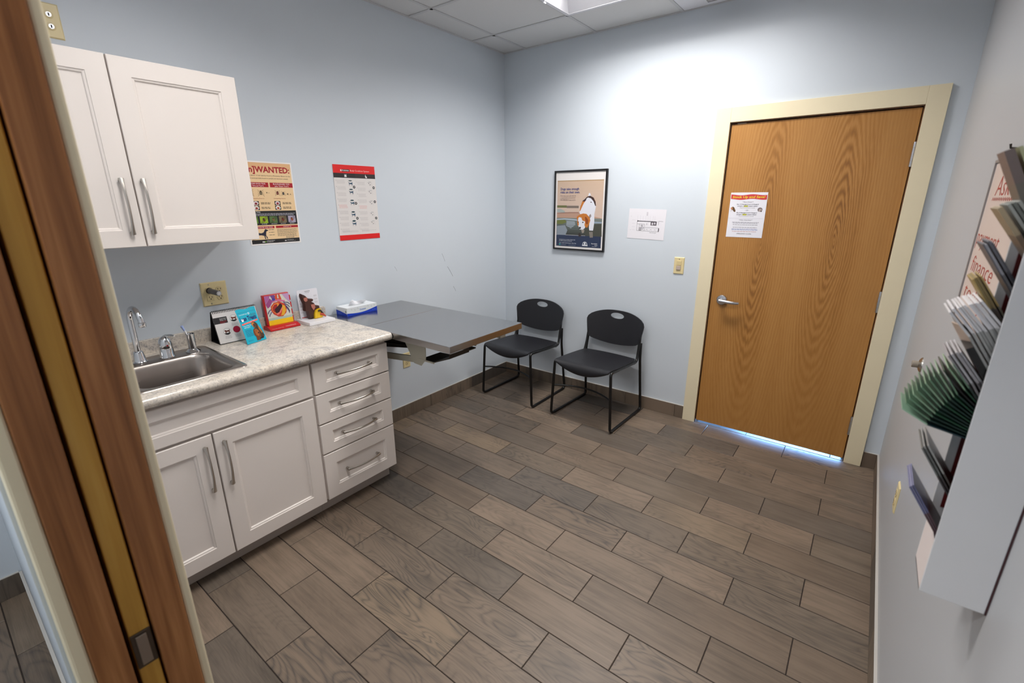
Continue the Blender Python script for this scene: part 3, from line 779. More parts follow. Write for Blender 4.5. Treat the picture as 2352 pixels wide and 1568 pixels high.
c2.location = (1.140, -0.290, 0); c2.rotation_euler = (0, 0, math.radians(-2.2))

# ================================================================== ELECTRICAL PLATES
def plate(name, label, cat, loc, rot, w=0.07, h=0.115, gang=(), bev=0.0025):
    t = thing(name, label, cat, loc, rot)
    g = G(); a, b = w/2, h/2
    g.loft([[(-a, -b, 0), (a, -b, 0), (a, b, 0), (-a, b, 0)], [(-a, -b, 0.002), (a, -b, 0.002), (a, b, 0.002), (-a, b, 0.002)], [(-a+0.004, -b+0.004, 0.006), (a-0.004, -b+0.004, 0.006), (a-0.004, b-0.004, 0.006), (-a+0.004, b-0.004, 0.006)]], True, False, True)
    g.build('cover_plate', M_ivory, t, local=True)
    for kind, cx in gang:
        if kind == 'duplex':
            for cy in (0.0195, -0.0195):
                g = G(); g.lathe([(0.0168, 0.0055), (0.0168, 0.0072), (0.0155, 0.0080)], 20, Matrix.Translation((cx, cy, 0))); s = g.build('socket', M_ivory2, t, local=True, smooth=30)
                g = G(); g.box(cx-0.0075, cx-0.0050, cy-0.001, cy+0.008, 0.0079, 0.0084); g.box(cx+0.0050, cx+0.0072, cy-0.001, cy+0.007, 0.0079, 0.0084); g.lathe([(0.0028, 0.0079), (0.0028, 0.0084)], 10, Matrix.Translation((cx, cy-0.0075, 0))); g.build('slots', M_hole, s, local=True)
            g = G(); g.lathe([(0.003, 0.0055), (0.003, 0.0068)], 10, Matrix.Translation((cx, 0, 0))); g.build('screw', M_nickel, t, local=True)
        if kind == 'square':
            g = G(); g.box(cx-0.0165, cx+0.0165, -0.0335, 0.0335, 0.0055, 0.0085); s = g.build('receptacle', M_ivory2, t, local=True, bevel=0.001)
            for cy in (0.0175, -0.0175):
                g = G(); g.box(cx-0.0075, cx-0.0052, cy-0.001, cy+0.008, 0.0084, 0.0089); g.box(cx+0.0052, cx+0.0072, cy-0.001, cy+0.007, 0.0084, 0.0089); g.lathe([(0.0028, 0.0084), (0.0028, 0.0089)], 10, Matrix.Translation((cx, cy-0.0065, 0))); g.build('slots', M_hole, s, local=True)
            for cy in (0.048, -0.048):
                g = G(); g.lathe([(0.003, 0.0055), (0.003, 0.0066)], 10, Matrix.Translation((cx, cy, 0))); g.build('screw', M_nickel, t, local=True)
        if kind == 'jack':
            for cy in (0.020, -0.020):
                g = G(); g.lathe([(0.0140, 0.0055), (0.0140, 0.0075), (0.0120, 0.0078)], 20, Matrix.Translation((cx, cy, 0))); s = g.build('jack', M_ivory2, t, local=True, smooth=30)
                g = G(); g.lathe([(0.0085, 0.0077), (0.0085, 0.0086)], 16, Matrix.Translation((cx, cy, 0))); q = g.build('jack_ring', M_satin, t, local=True, smooth=30)
                g = G(); g.box(cx-0.002, cx+0.002, cy-0.005, cy+0.005, 0.0086, 0.0092); g.build('jack_slot', M_hole, q, local=True)
    return t
plate('power_outlet', 'ivory double power outlet on the wall between sink and wall cabinet', 'outlet', (0.0, -2.4205, 1.147), ROT_L, 0.120, 0.120, (('square', -0.023), ('duplex', 0.023)))
plate('power_outlet', 'ivory single power outlet low on the wall under the steel table', 'outlet', (0.0, -1.218, 0.452), ROT_L, gang=(('duplex', 0),))
plate('power_outlet', 'ivory power outlet low on the right wall, seen edge-on', 'outlet', (W, -1.131, 0.441), ROT_R, gang=(('duplex', 0),))
plate('wall_jack', 'ivory wall jack plate above the wall cabinet', 'wall jack', (0.0, -2.806, 2.259), ROT_L, 0.072, 0.119, gang=(('jack', 0.003),))
t = plate('light_switch', 'ivory sensor light switch on the wall beside the oak door', 'light switch', (1.572, 0.0, 1.152), ROT_B, 0.072, 0.118)
g = G(); g.box(-0.016, 0.016, 0.003, 0.034, 0.005, 0.0095); g.build('rocker', M_ivory2, t, local=True, bevel=0.0012)
g = G(); g.box(-0.016, 0.016, -0.031, -0.001, 0.005, 0.0120); g.build('sensor_window', paint('sensor_lens', (188, 172, 160), 0.25), t, local=True, bevel=0.003)
g = G(); g.lathe([(0.0028, 0.0055), (0.0028, 0.0066)], 10, Matrix.Translation((0, 0.045, 0))); g.build('screw', M_hole, t, local=True)
# rechargeable handle plugged into the double outlet
t = thing('charging_handle', 'grey cylindrical instrument handle plugged into the double outlet', 'charger', (0.009, -2.446, 1.166), (0, 0, 0))
My = Matrix.Translation((0.0092, -2.446, 1.166)) @ Matrix.Rotation(math.radians(90+8), 4, 'Y') 
My = Matrix.Translation((0.0092, -2.4455, 1.166)) @ Euler((0, math.radians(93), math.radians(6))).to_matrix().to_4x4()
g = G(); g.lathe([(0.0150, 0), (0.0150, 0.006), (0.0135, 0.008)], 22, My); g.build('collar', M_hole, t, smooth=40)
g = G(); g.lathe([(0.0135, 0.006), (0.0132, 0.030), (0.0132, 0.088), (0.0120, 0.091)], 22, My); bd = g.build('barrel', M_grey_pl, t, smooth=40)
g = G(); g.lathe([(0.0120, 0.0905), (0.0115, 0.092)], 22, My); g.build('end_cap', M_satin, t, smooth=40)
g = G(); Q = My @ Matrix.Translation((0, 0, 0.0922)); g.face([Q @ Vector(p) for p in ((-.005, -.005, 0), (.005, -.005, 0), (.005, .005, 0), (-.005, .005, 0))]); g.face([Q @ Vector(p) for p in ((-.0015, -.0015, .0004), (.0015, -.0015, .0004), (.0015, .0015, .0004), (-.0015, .0015, .0004))], 1); g.build('square_mark', [M_white, M_grey_pl], t)
# door stop
t = thing('door_stop', 'round metal wall bumper for the door on the right wall', 'door stop', (W, -0.802, 0.917))
Md = Matrix.Translation((W, -0.802, 0.917)) @ Matrix.Rotation(-PI/2, 4, 'Y')
g = G(); g.lathe([(0.033, 0), (0.032, 0.004), (0.022, 0.010), (0.014, 0.012)], 24, Md); g.build('flange', M_nickel, t, smooth=40)
g = G(); g.lathe([(0.0145, 0.011), (0.0150, 0.030), (0.0140, 0.033)], 20, Md); g.build('bumper', paint('bumper_rubber', (150, 140, 126), 0.6), t, smooth=40)

# ================================================================== POSTERS AND SHEETS
def sheet(name, label, cat, loc, rot, w, h, rgb=(238, 238, 242), th=0.0006, roll=0.0):
    m = Matrix.Translation(loc) @ Euler(rot).to_matrix().to_4x4() @ Matrix.Rotation(roll, 4, 'Z')
    t = thing(name, label, cat, mat=m)
    g = G(); g.box(0, w/1000, 0, h/1000, 0, th); g.build('sheet', PM(rgb), t, local=True)
    return t
INK = (40, 38, 40); RED = (168, 18, 36); GREY = (128, 126, 128); LGREY = (186, 182, 182)
# ---- tick poster
t = sheet('tick_poster', 'cream and red tick poster half hidden by the wall cabinet', 'poster', (0.0008, -2.202, 1.371), ROT_L, 280, 430, (240, 238, 238))
p = Pr(); TAN = (238, 206, 160)
p.rect(7, 7, 273, 423, TAN, 1); p.rect(7, 395, 273, 423, (228, 182, 134), 2); p.rect(7, 383, 273, 395, (234, 196, 148), 2)
p.rect(7, 7, 273, 28, (24, 24, 26), 2)
p.rect(7, 104, 273, 178, (22, 24, 28), 2)
for k, (c1_, c2_) in enumerate((((96, 140, 40), (60, 40, 20)), ((150, 180, 40), (92, 52, 26)), ((84, 112, 60), (120, 96, 60)), ((120, 106, 78), (110, 40, 30)), ((172, 164, 186), (150, 74, 44)))):
    x = 14+k*52; p.rect(x, 114, x+42, 150, c1_, 3)
    p.poly([(x, 114), (x+16, 114), (x+42, 138), (x+42, 150), (x+30, 150)], tuple(int(v*0.82) for v in c1_), 4)
    p.ell(x+21, 132, 6.5, 10, c2_, 5, 12, 0.4); p.ell(x+19, 138, 4, 4, tuple(int(v*0.6) for v in c2_), 6, 10)
    p.lines(x+6, x+38, 111, 1, 3, 2.2, (210, 210, 210), 4)
for x0, x1 in ((7, 138), (146, 273)):
    p.rect(x0, 300, x1, 324, RED, 2); p.rect(x0, 86, x1, 98, RED, 2)
def tick(x, y, s, c):
    for a in (-1, 1):
        for q in (-0.7, -0.2, 0.35, 0.9):
            p.stroke([(x, y+q*s*0.5), (x+a*s*0.9, y+q*s*1.1), (x+a*s*1.15, y+q*s*1.5-s*0.2)], s*0.10, c, 3)
    p.ell(x, y, s*0.5, s*0.72, c, 4, 14); p.ell(x, y+s*0.72, s*0.22, s*0.25, c, 4, 10)
    p.ell(x, y-s*0.1, s*0.30, s*0.42, tuple(min(255, v+46) for v in c), 5, 12)
for x, y, s, c in ((38, 270, 14, (84, 70, 50)), (92, 270, 14, (92, 78, 52)), (124, 272, 3.6, (60, 50, 40)), (135, 271, 2, (90, 80, 66)), (182, 270, 12, (92, 30, 22)), (214, 268, 10, (40, 38, 40)), (238, 266, 5, (56, 36, 30)), (254, 265, 3, (50, 40, 40))): tick(x, y, s, c)
p.text('Distinguishing Features', 72, 240, 5, (150, 40, 30), 3, 66, 'C'); p.text('Distinguishing Features', 190, 240, 5, (150, 40, 30), 3, 66, 'C')
for x, y, a, b in ((158, 207, (226, 214, 216), (150, 40, 46)), (158, 183, (238, 234, 230), (178, 74, 32)), (42, 207, (226, 214, 216), (130, 30, 40)), (42, 183, (232, 226, 222), (150, 50, 36))):
    p.rect(x, y, x+32, y+22, (24, 22, 24), 3); p.ell(x+16, y+11, 13, 10, a, 4, 16); p.ell(x+16, y+9, 7, 6, b, 5, 12)
for x, y in ((84, 222), (84, 198), (202, 222), (202, 198)): p.lines(x, x+52, y, 2, 6, 3, (96, 80, 66), 3)
p.text('There are about 13 tick species found in Minnesota. Below are the', 140, 356, 6, (70, 56, 50), 3, 250, 'C')
p.text('3 most common ticks found on people and domestic animals.', 140, 342, 6, (70, 56, 50), 3, 225, 'C')
p.text('[un]WANTED:', 14, 375, 29, RED, 3, 250, 'L', 0.03)
p.text('AMERICAN DOG TICK', 72, 314, 7, (240, 226, 226), 3, 104, 'C', 0.01); p.text('(aka "Wood Tick")', 72, 303.5, 6, (240, 226, 226), 3, 80, 'C', 0.01)
p.text('BLACKLEGGED TICK', 210, 314, 7, (240, 226, 226), 3, 92, 'C', 0.01); p.text('(aka "Deer Tick")', 210, 303.5, 6, (240, 226, 226), 3, 76, 'C', 0.01)
p.text('Questing Ticks', 12, 170, 6, (236, 236, 236), 3, 62, 'L', 0.01); p.lines(12, 268, 165, 3, 4.6, 2.6, (160, 160, 170), 3, 0.05)
p.text('CHECK YOUR PET FOR TICKS', 72, 89.5, 5.5, (242, 230, 230), 3, 112, 'C', 0.01); p.text('CONTACT US', 210, 89.5, 5.5, (242, 230, 230), 3, 46, 'C', 0.01)
p.poly([(24, 62), (40, 66), (62, 62), (74, 66), (82, 78), (86, 84), (90, 82), (101, 77), (100, 74), (91, 71), (88, 62), (86, 50), (92, 40), (94, 31), (90, 31), (86, 42), (82, 48), (82, 36), (84, 31), (78, 31), (76, 48), (60, 52), (40, 50), (30, 46), (28, 31), (22, 31), (22, 50)], (34, 34, 56), 3)
p.lines(104, 138, 80, 3, 14, 2.6, (110, 94, 80), 3); p.lines(12, 20, 60, 6, 6, 2, (110, 94, 80), 3)
p.lines(150, 268, 80, 8, 5, 2.2, (140, 122, 104), 3, 0.1); p.lines(196, 266, 40, 3, 4, 2, (150, 132, 112), 3, 0.5)
p.text('m', 62, 13, 8, (240, 240, 240), 3, 13, 'L', 0.05); p.text('n', 75, 13, 8, (110, 170, 50), 3, 8, 'L', 0.05)
p.text('DEPARTMENT', 86, 18, 4.4, (224, 224, 224), 3, 44); p.text('OF HEALTH', 86, 11.5, 4.4, (224, 224, 224), 3, 34)
p.text('m', 186, 14, 6, (240, 240, 240), 3, 10, 'L', 0.05); p.text('MINNESOTA', 200, 17, 4, (224, 224, 224), 3, 38); p.text('BOARD OF ANIMAL HEALTH', 200, 12, 2.6, (200, 200, 200), 3, 50)
p.build('printing', t)
# ---- body condition poster
t = sheet('body_condition_poster', 'white poster with red top and bottom bands on the blue wall', 'poster', (0.002, -1.667, 1.363), ROT_L, 300, 447, (226, 222, 220))
p = Pr(); RR = (226, 22, 22)
p.rect(0, 399, 300, 447, RR, 1); p.rect(0, 0, 300, 31, RR, 1); p.rect(0, 372, 150, 399, (34, 30, 30), 1); p.rect(150, 372, 300, 399, (46, 38, 38), 1); p.rect(149.4, 40, 150.2, 372, (206, 202, 200), 1)
p.rect(48, 408, 112, 421, (30, 26, 28), 2); p.rect(48, 408, 60, 421, (226, 80, 80), 3); p.rect(50, 410, 58, 419, (240, 226, 226), 4)
p.text('PURINA', 63, 410.5, 8, (236, 236, 236), 3, 46, 'L', 0.01); p.text('Body Condition System', 118, 411, 9, (246, 214, 210), 2, 138)
p.poly([(74, 377), (76, 394), (80, 389), (84, 390), (88, 395), (90, 377)], (232, 232, 232), 2); p.poly([(226, 376), (224, 386), (227, 396), (230, 388), (238, 380), (238, 375)], (232, 232, 232), 2)
for k in range(9):
    y = 358-k*36; c = (226, 170, 166) if k in (4,) else (198, 194, 194)
    p.lines(18, 78, y, 5, 4.4, 1.5, c, 1, 0.12); p.lines(162, 222, y-6, 5, 4.4, 1.5, c if k < 5 else (198, 194, 194), 1, 0.12); p.rect(12, y-3, 14.5, y, (120, 116, 116), 1); p.rect(156, y-9, 158.5, y-6, (120, 116, 116), 1)
TEAL = (30, 66, 76)
for k, y in enumerate((342, 291, 226, 156, 101)):
    fat = 0.7+0.13*k
    p.ell(112, y+14, 13, 4.2*fat, TEAL, 2, 16); p.stroke([(98, y+10), (94, y+8)], 1.6, (150, 146, 146), 2)
    p.poly([(97, y+3), (101, y+5), (106, y+0.5), (116, y+2), (124, y+4), (127, y+8), (126, y-3), (124, y-14), (121, y-14), (120, y-6), (112, y-5-2*fat), (106, y-4), (105, y-12), (102, y-12), (102, y-2)], (52, 84, 108), 2)
    p.stroke([(103, y-12), (103, y-18)], 1.2, (200, 150, 150), 2); p.stroke([(122, y-14), (121, y-19)], 1.2, (200, 150, 150), 2)
    x = 240; p.ell(x+16, y+10, 12, 2.4, (190, 190, 192), 2, 14); p.rect(x-2, y+4, x+0.5, y+7, (110, 110, 112), 2); p.ell(x+7, y+2, 2.2, 4, (92, 92, 94), 2, 10, 0.5); p.ell(x+17, y-7, 4.5, 2, (96, 96, 98), 2, 10); p.stroke([(x+9, y+4), (x+26, y+4), (x+30, y-8), (x+30, y-16)], 0.8, (190, 186, 186), 2); p.stroke([(x+10, y-4), (x+12, y-15)], 0.8, (190, 186, 186), 2)
for x, y in ((136, 319), (138, 222), (138, 131), (282, 318), (282, 231), (282, 128)):
    p.ell(x, y, 8.5, 8.5, (26, 24, 26), 3, 20); p.rect(x-2.4, y-3, x+2.4, y+3.4, (236, 236, 236), 4)
p.lines(24, 140, 56, 2, 6, 2, (190, 186, 186), 1, 0.05); p.lines(164, 280, 54, 1, 6, 2, (196, 192, 192), 1, 0.1)
p.build('printing', t)
# ---- framed beagle poster
FX0, FX1, FZ0, FZ1 = 0.521, 0.985, 1.211, 1.824
t = thing('framed_poster', 'black framed poster of a brown and white dog drinking water', 'picture', (FX0, -0.001, FZ0), ROT_B)
g = G(); w_, h_, b_ = FX1-FX0, FZ1-FZ0, 0.013
g.loft([[(0, 0, 0), (w_, 0, 0), (w_, h_, 0), (0, h_, 0)], [(0, 0, 0.019), (w_, 0, 0.019), (w_, h_, 0.019), (0, h_, 0.019)], [(b_, b_, 0.019), (w_-b_, b_, 0.019), (w_-b_, h_-b_, 0.019), (b_, h_-b_, 0.019)], [(b_, b_, 0.012), (w_-b_, b_, 0.012), (w_-b_, h_-b_, 0.012), (b_, h_-b_, 0.012)]], True, True, False)
g.build('frame', paint('black_frame', (16, 16, 18), 0.3), t, local=True, bevel=0.0008)
g = G(); g.box(b_-0.001, w_-b_+0.001, b_-0.001, h_-b_+0.001, 0.004, 0.0125); g.build('mat_board', PM((232, 228, 226)), t, local=True)
PX0, PX1, PZ0, PZ1 = 28.0, 436.0, 29.0, 538.0
def bp(x, y):
    f = (y-255)/1130; xl = 182-47*f; xr = 970-85*f; nx = (x-xl)/(xr-xl)
    ny = (y-(255+(70*f)*(nx)))/(1095)
    return (PX0+nx*(PX1-PX0), PZ1-ny*(PZ1-PZ0))
def bpl(*L): return [bp(*q) for q in L]
p = Pr(0.0127, 0.25)
def band(f0, f1, c, z=1, x0=PX0, x1=PX1): p.rect(x0, PZ1-f1*(PZ1-PZ0), x1, PZ1-f0*(PZ1-PZ0), c, z)
for k in range(14):
    f = k/14; band(f*0.6, (f+1/14)*0.6, tuple(int(a+(b-a)*f) for a, b in zip((204, 178, 156), (208, 186, 174))), 1)
band(0, 0.012, (170, 140, 96), 2); band(0.37, 0.405, (104, 108, 66), 2, PX0, PX0+90); band(0.375, 0.41, (120, 108, 100), 2, PX0+90, PX0+200)
p.poly(bpl((163, 720), (230, 722), (300, 760), (300, 790), (162, 775)), (168, 176, 172), 2); p.poly(bpl((162, 785), (400, 780), (540, 785), (545, 805), (300, 800), (160, 800)), (158, 122, 108), 2)
p.poly(bpl((160, 800), (540, 800), (900, 900), (915, 950), (560, 900), (330, 880), (158, 890)), (186, 150, 130), 2)
for k in range(10):
    f = 0.56+k*0.026; c = tuple(int(a+(b-a)*k/9) for a, b in zip((120, 130, 126), (62, 66, 62))); band(f, f+0.027, c, 3)
p.poly(bpl((156, 890), (300, 885), (480, 905), (600, 930), (600, 940), (300, 905), (156, 912)), (176, 190, 206), 4)
p.poly(bpl((156, 905), (300, 905), (330, 950), (250, 980), (155, 975)), (108, 116, 60), 4); p.poly(bpl((330, 925), (470, 940), (480, 1000), (400, 1060), (320, 1010)), (146, 156, 164), 4)
p.poly(bpl((154, 1010), (300, 1000), (340, 1090), (300, 1180), (150, 1180)), (138, 148, 158), 4); p.poly(bpl((790, 955), (915, 965), (912, 990), (790, 985)), (150, 166, 184), 4); p.poly(bpl((620, 1000), (910, 1000), (905, 1220), (640, 1200)), (70, 72, 64), 4)
for y in (1000, 1030, 1060): p.poly(bpl((330, y), (520, y+12), (520, y+17), (330, y+6)), (110, 122, 122), 5)
band(0.826, 1.0, (42, 54, 82), 5)
# dog
WH = (226, 228, 238); BRN = (196, 118, 46); DK = (64, 42, 38)
p.poly(bpl((708, 520), (715, 480), (730, 468), (745, 482), (748, 522)), WH, 6)
p.poly(bpl((560, 815), (556, 760), (580, 660), (640, 570), (700, 525), (750, 518), (800, 560), (830, 640), (828, 700), (800, 830), (795, 960), (780, 1060), (770, 1110), (710, 1105), (705, 1050), (720, 930), (700, 860)), WH, 6)
p.poly(bpl((640, 575), (690, 530), (740, 516), (795, 550), (825, 620), (830, 690), (818, 690), (790, 610), (750, 560), (700, 545), (660, 580)), DK, 7)
p.poly(bpl((556, 765), (575, 680), (610, 600), (668, 590), (630, 640), (590, 720), (570, 765)), BRN, 7); p.poly(bpl((605, 605), (640, 575), (675, 565), (670, 590), (645, 612)), DK, 8)
p.poly(bpl((735, 620), (760, 618), (768, 632), (745, 630)), DK, 8); p.poly(bpl((712, 850), (740, 820), (750, 860), (715, 920), (708, 900)), (150, 140, 138), 7)
p.poly(bpl((518, 860), (560, 825), (620, 812), (670, 825), (690, 870), (650, 960), (640, 1060), (600, 1090), (550, 1080), (525, 1000), (512, 930)), WH, 8)
p.poly(bpl((505, 875), (520, 850), (570, 822), (620, 810), (672, 820), (720, 880), (732, 930), (710, 1000), (680, 1055), (648, 1050), (632, 1010), (645, 950), (600, 930), (585, 880), (545, 870), (530, 900), (528, 950), (515, 940)), BRN, 9)
p.poly(bpl((645, 870), (665, 870), (700, 930), (690, 990), (665, 1000), (650, 940)), (140, 70, 30), 10); p.poly(bpl((510, 940), (540, 945), (540, 1000), (522, 1030)), BRN, 9)
p.ell(*bp(608, 962), 6.5, 5, DK, 11, 12); p.ell(*bp(530, 955), 4.5, 4, DK, 11, 10); p.ell(*bp(557, 1055), 9, 8.5, (44, 40, 46), 11, 14)
p.poly(bpl((575, 1090), (630, 1085), (620, 1140), (590, 1150)), (150, 140, 130), 6); p.poly(bpl((525, 1150), (560, 1140), (575, 1200), (530, 1210)), (54, 46, 44), 6); p.poly(bpl((705, 1130), (765, 1130), (765, 1230), (715, 1230)), (126, 120, 112), 6)
NV = (62, 76, 138)
x_, y_ = bp(235, 408); p.text('Dogs take enough', x_, y_, 17, NV, 12, 168, 'L', 0.014); x_, y_ = bp(232, 462); p.text('risks on their own.', x_, y_, 17, NV, 12, 176, 'L', 0.014)
for q, s_, w2 in ((512, 'Help keep yours safe with the', 142), (545, 'comprehensive protection of', 136), (580, 'RECOMBITEK\u00ae 4 Lepto vaccine.', 138)): x_, y_ = bp(231, q); p.text(s_, x_, y_, 9, (104, 88, 96), 12, w2)
for q, s_, w2 in ((1238, 'Leptospirosis is a serious disease that', 150), (1262, 'can affect animals and humans.', 122), (1296, 'Ask us about vaccinating your dog today.', 160)): x_, y_ = bp(195, q); p.text(s_, x_, y_-4, 7.5, (214, 218, 226), 12, w2)
x_, y_ = bp(190, 1330); p.rect(x_, y_-3, x_+14, y_+7, (60, 170, 160), 12); p.lines(x_+17, x_+72, y_+4, 2, 5, 2, (120, 130, 150), 12); p.lines(x_+90, x_+160, y_+2, 2, 5, 2, (110, 120, 142), 12)
x_, y_ = bp(630, 1345); p.ring(x_, y_, 21, 4, (222, 226, 232), 12); p.rect(x_-24, y_-22, x_+24, y_-2, (42, 54, 82), 13); p.rect(x_-23, y_-12, x_+25, y_-3, (226, 228, 234), 14); p.poly([(x_-7, y_-1), (x_-7, y_+13), (x_, y_+16), (x_+7, y_+13), (x_+7, y_-1)], (226, 228, 234), 14)
x_, y_ = bp(707, 1345); p.rect(x_, y_-14, x_+0.9, y_+14, (110, 120, 142), 12); x_, y_ = bp(738, 1345); p.text('Recombitek', x_, y_, 9, (226, 228, 234), 12, 52, 'L', 0.01); p.text('4 lepto', x_+28, y_-12, 8, (226, 228, 234), 12, 26); p.lines(x_+6, x_+46, y_-16, 1, 5, 2.4, (170, 176, 188), 12)
p.build('poster_print', t)
# ---- floor plan sheet
t = sheet('floor_plan', 'white sheet with a black floor plan pinned beside the framed poster', 'paper', (1.164, -0.0008, 1.3285), ROT_B, 279, 213, (232, 230, 236), roll=math.radians(-1.6))
p = Pr(); K = (52, 48, 56)
p.rect(70, 124, 214, 129, K); p.rect(172, 100, 216, 126, (92, 86, 92)); p.rect(180, 104, 190, 120, (214, 210, 216), 2); p.rect(196, 108, 208, 122, (200, 196, 204), 2)
for a in (((70, 128), (70, 58)), ((70, 58), (236, 58)), ((236, 58), (236, 84)), ((100, 84), (236, 84)), ((70, 106), (128, 106)), ((128, 106), (128, 88)), ((88, 106), (88, 60)), ((104, 84), (104, 60)), ((128, 84), (128, 60)), ((230, 132), (230, 104)), ((230, 132), (262, 130)), ((216, 126), (222, 126))): p.stroke(list(a), 1.7, (92, 88, 96))
p.rect(232, 58, 238, 82, K); p.rect(70, 120, 75, 132, K); p.rect(142, 100, 144, 114, K)
for k in range(7): p.rect(140+k*15, 60, 140.7+k*15, 83, (150, 146, 152)); p.ell(147+k*15, 70, 2.2, 2.2, K, 1, 8) if k % 2 == 0 else None
for x in (70, 90, 112, 132, 148, 164, 186, 200): p.rect(x, 134, x+0.8, 166, (186, 182, 190))
for y in (132, 108, 84, 62): p.rect(30, y, 54, y+0.8, (176, 172, 180))
p.rect(136, 166, 146, 192, (206, 202, 210)); p.lines(100, 124, 100, 2, 7, 3, K, 2, 0.4); p.lines(86, 126, 80, 3, 8, 3.4, (86, 82, 90), 2, 0.5); p.lines(170, 222, 50, 1, 6, 2.4, GREY); p.ell(20, 158, 1.6, 1.6, GREY, 1, 8); p.ell(22, 60, 1.6, 1.6, GREY, 1, 8); p.ell(208, 44, 1.4, 1.4, GREY, 1, 8)
p.build('drawing', t)
# ---- offer notice on the oak door
t = sheet('door_notice', 'white sale notice with red banner taped to the oak door', 'paper', (1.859, -0.0009, 1.3655), ROT_B, 215, 278, (234, 234, 242))
p = Pr(); CR = (206, 62, 66); YL = (236, 208, 40); BK = (44, 40, 66)
up = [(3+k*209/16, 264+3.0*math.sin(k*0.62+1.9)) for k in range(17)]; dn = [(3+k*209/16, 236+3.0*math.sin(k*0.62+1.9)) for k in range(17)]
p.poly(up+dn[::-1], CR, 1)
p.text('Stock Up and Save!', 107, 244, 14, YL, 3, 190, 'C', 0.022, 0.1)
def ct_(s_, y, h, c, w2=None, b=0.0, sh=0.15): p.text(s_, 107, y, h, c, 2, w2, 'C', b, sh)
ct_('**Best Deals**', 217, 6, BK, 66); ct_('Buy 12 Heartgard and 12 Nexgard', 203, 6.5, BK, 128, 0.012); ct_('and get a $65.00 instant rebate!', 192, 6.5, BK, 118, 0.012)
p.rect(86, 190, 110, 199, (226, 226, 40), 1); p.rect(84, 138, 108, 147, (226, 226, 40), 1)
ct_('(MAIL-IN OR INSTANT ONLINE)', 182, 4, GREY, 88); ct_('- OR -', 166, 6, BK, 26); ct_('Buy 6 Heartgard and 6 Nexgard', 151, 6.5, BK, 120, 0.012); ct_('and get a $25.00 instant rebate!', 140, 6.5, BK, 118, 0.012); ct_('(MAIL-IN OR INSTANT ONLINE)', 130, 4, GREY, 88)
p.stroke([(6+k*5.1, 119+(1.2 if k % 2 else -1.2)) for k in range(40)], 0.9, (176, 172, 186), 1)
ct_('**Other Great Deals**', 106, 6, BK, 80)
for y, n_, c in ((96, 2, (140, 138, 150)), (80, 1, (140, 138, 150)), (64, 1, (140, 138, 150)), (54, 2, (130, 140, 190)), (38, 1, (190, 140, 140))): p.lines(28, 186, y, n_, 6, 2.8, c, 1, 0.12, 'C')
ct_('OFFER EXPIRES 12/31/2024', 20, 5.5, (70, 66, 84), 88, 0.005)
p.poly([(12, 176), (20, 192), (30, 186), (40, 166), (38, 158), (30, 160), (22, 170)], (104, 76, 46), 2); p.poly([(8, 184), (18, 190), (22, 176), (12, 172)], (196, 138, 100), 3); p.stroke([(16, 172), (10, 162)], 1.2, (150, 90, 60), 3)
p.ell(182, 174, 14, 13, (128, 116, 118), 2, 18); p.ell(184, 170, 9, 9, (178, 164, 158), 3, 14); p.ell(190, 164, 4, 4, (70, 54, 50), 4, 10)
p.build('printing', t)
# ---- whiteboard on the right wall
t = thing('whiteboard', 'whiteboard with red handwriting on the right wall behind the brochures', 'whiteboard', (W-0.001, -1.355, 1.235), ROT_R)
g = G(); g.box(0, 0.61, 0, 0.471, 0, 0.010); g.build('board', paint('board_pink_reflection', (226, 210, 202), 0.3), t, local=True)  # white board; the pinkish reflection on it is put into the base colour
g = G()
for a in ((0, 0.61, 0, 0.008), (0, 0.61, 0.463, 0.471), (0, 0.008, 0.008, 0.463), (0.602, 0.61, 0.008, 0.463)): g.box(*a, 0.0, 0.014)
g.build('board_frame', paint('alloy_frame', (150, 146, 146), 0.4, 0.4), t, local=True)
p = Pr(0.0102); HR = (176, 62, 50)
p.text('Ask us', 110, 372, 52, HR, 1, 330, 'L', -0.008, 0.12); p.stroke([(88+k*12, 362+(5 if k % 2 else -3)) for k in range(32)], 3.2, HR, 1)
for y, s_ in ((236, 'payment'), (160, 'finance'), (82, 'today')): p.text(s_, 22 if y == 236 else 60, y, 46, HR, 1, 330, 'L', -0.008, 0.12)
p.build('handwriting', t)['kind'] = 'stuff'
t = thing('wall_hook', 'tiny dark hook on the right wall above the whiteboard', 'hook', (W, -1.509, 1.726))
g = G(); g.tube([(W, -1.509, 1.726), (W-0.012, -1.509, 1.728), (W-0.014, -1.509, 1.738)], 0.0028, 8); g.build('hook_pin', M_dark_st, t)

# ================================================================== COUNTER ITEMS
def frame_mat(o, u, v):
    o = Vector(o); u = Vector(u).normalized(); v = Vector(v); v = (v-u*v.dot(u)).normalized(); n = u.cross(v)
    return Matrix(((u.x, v.x, n.x, o.x), (u.y, v.y, n.y, o.y), (u.z, v.z, n.z, o.z), (0, 0, 0, 1)))
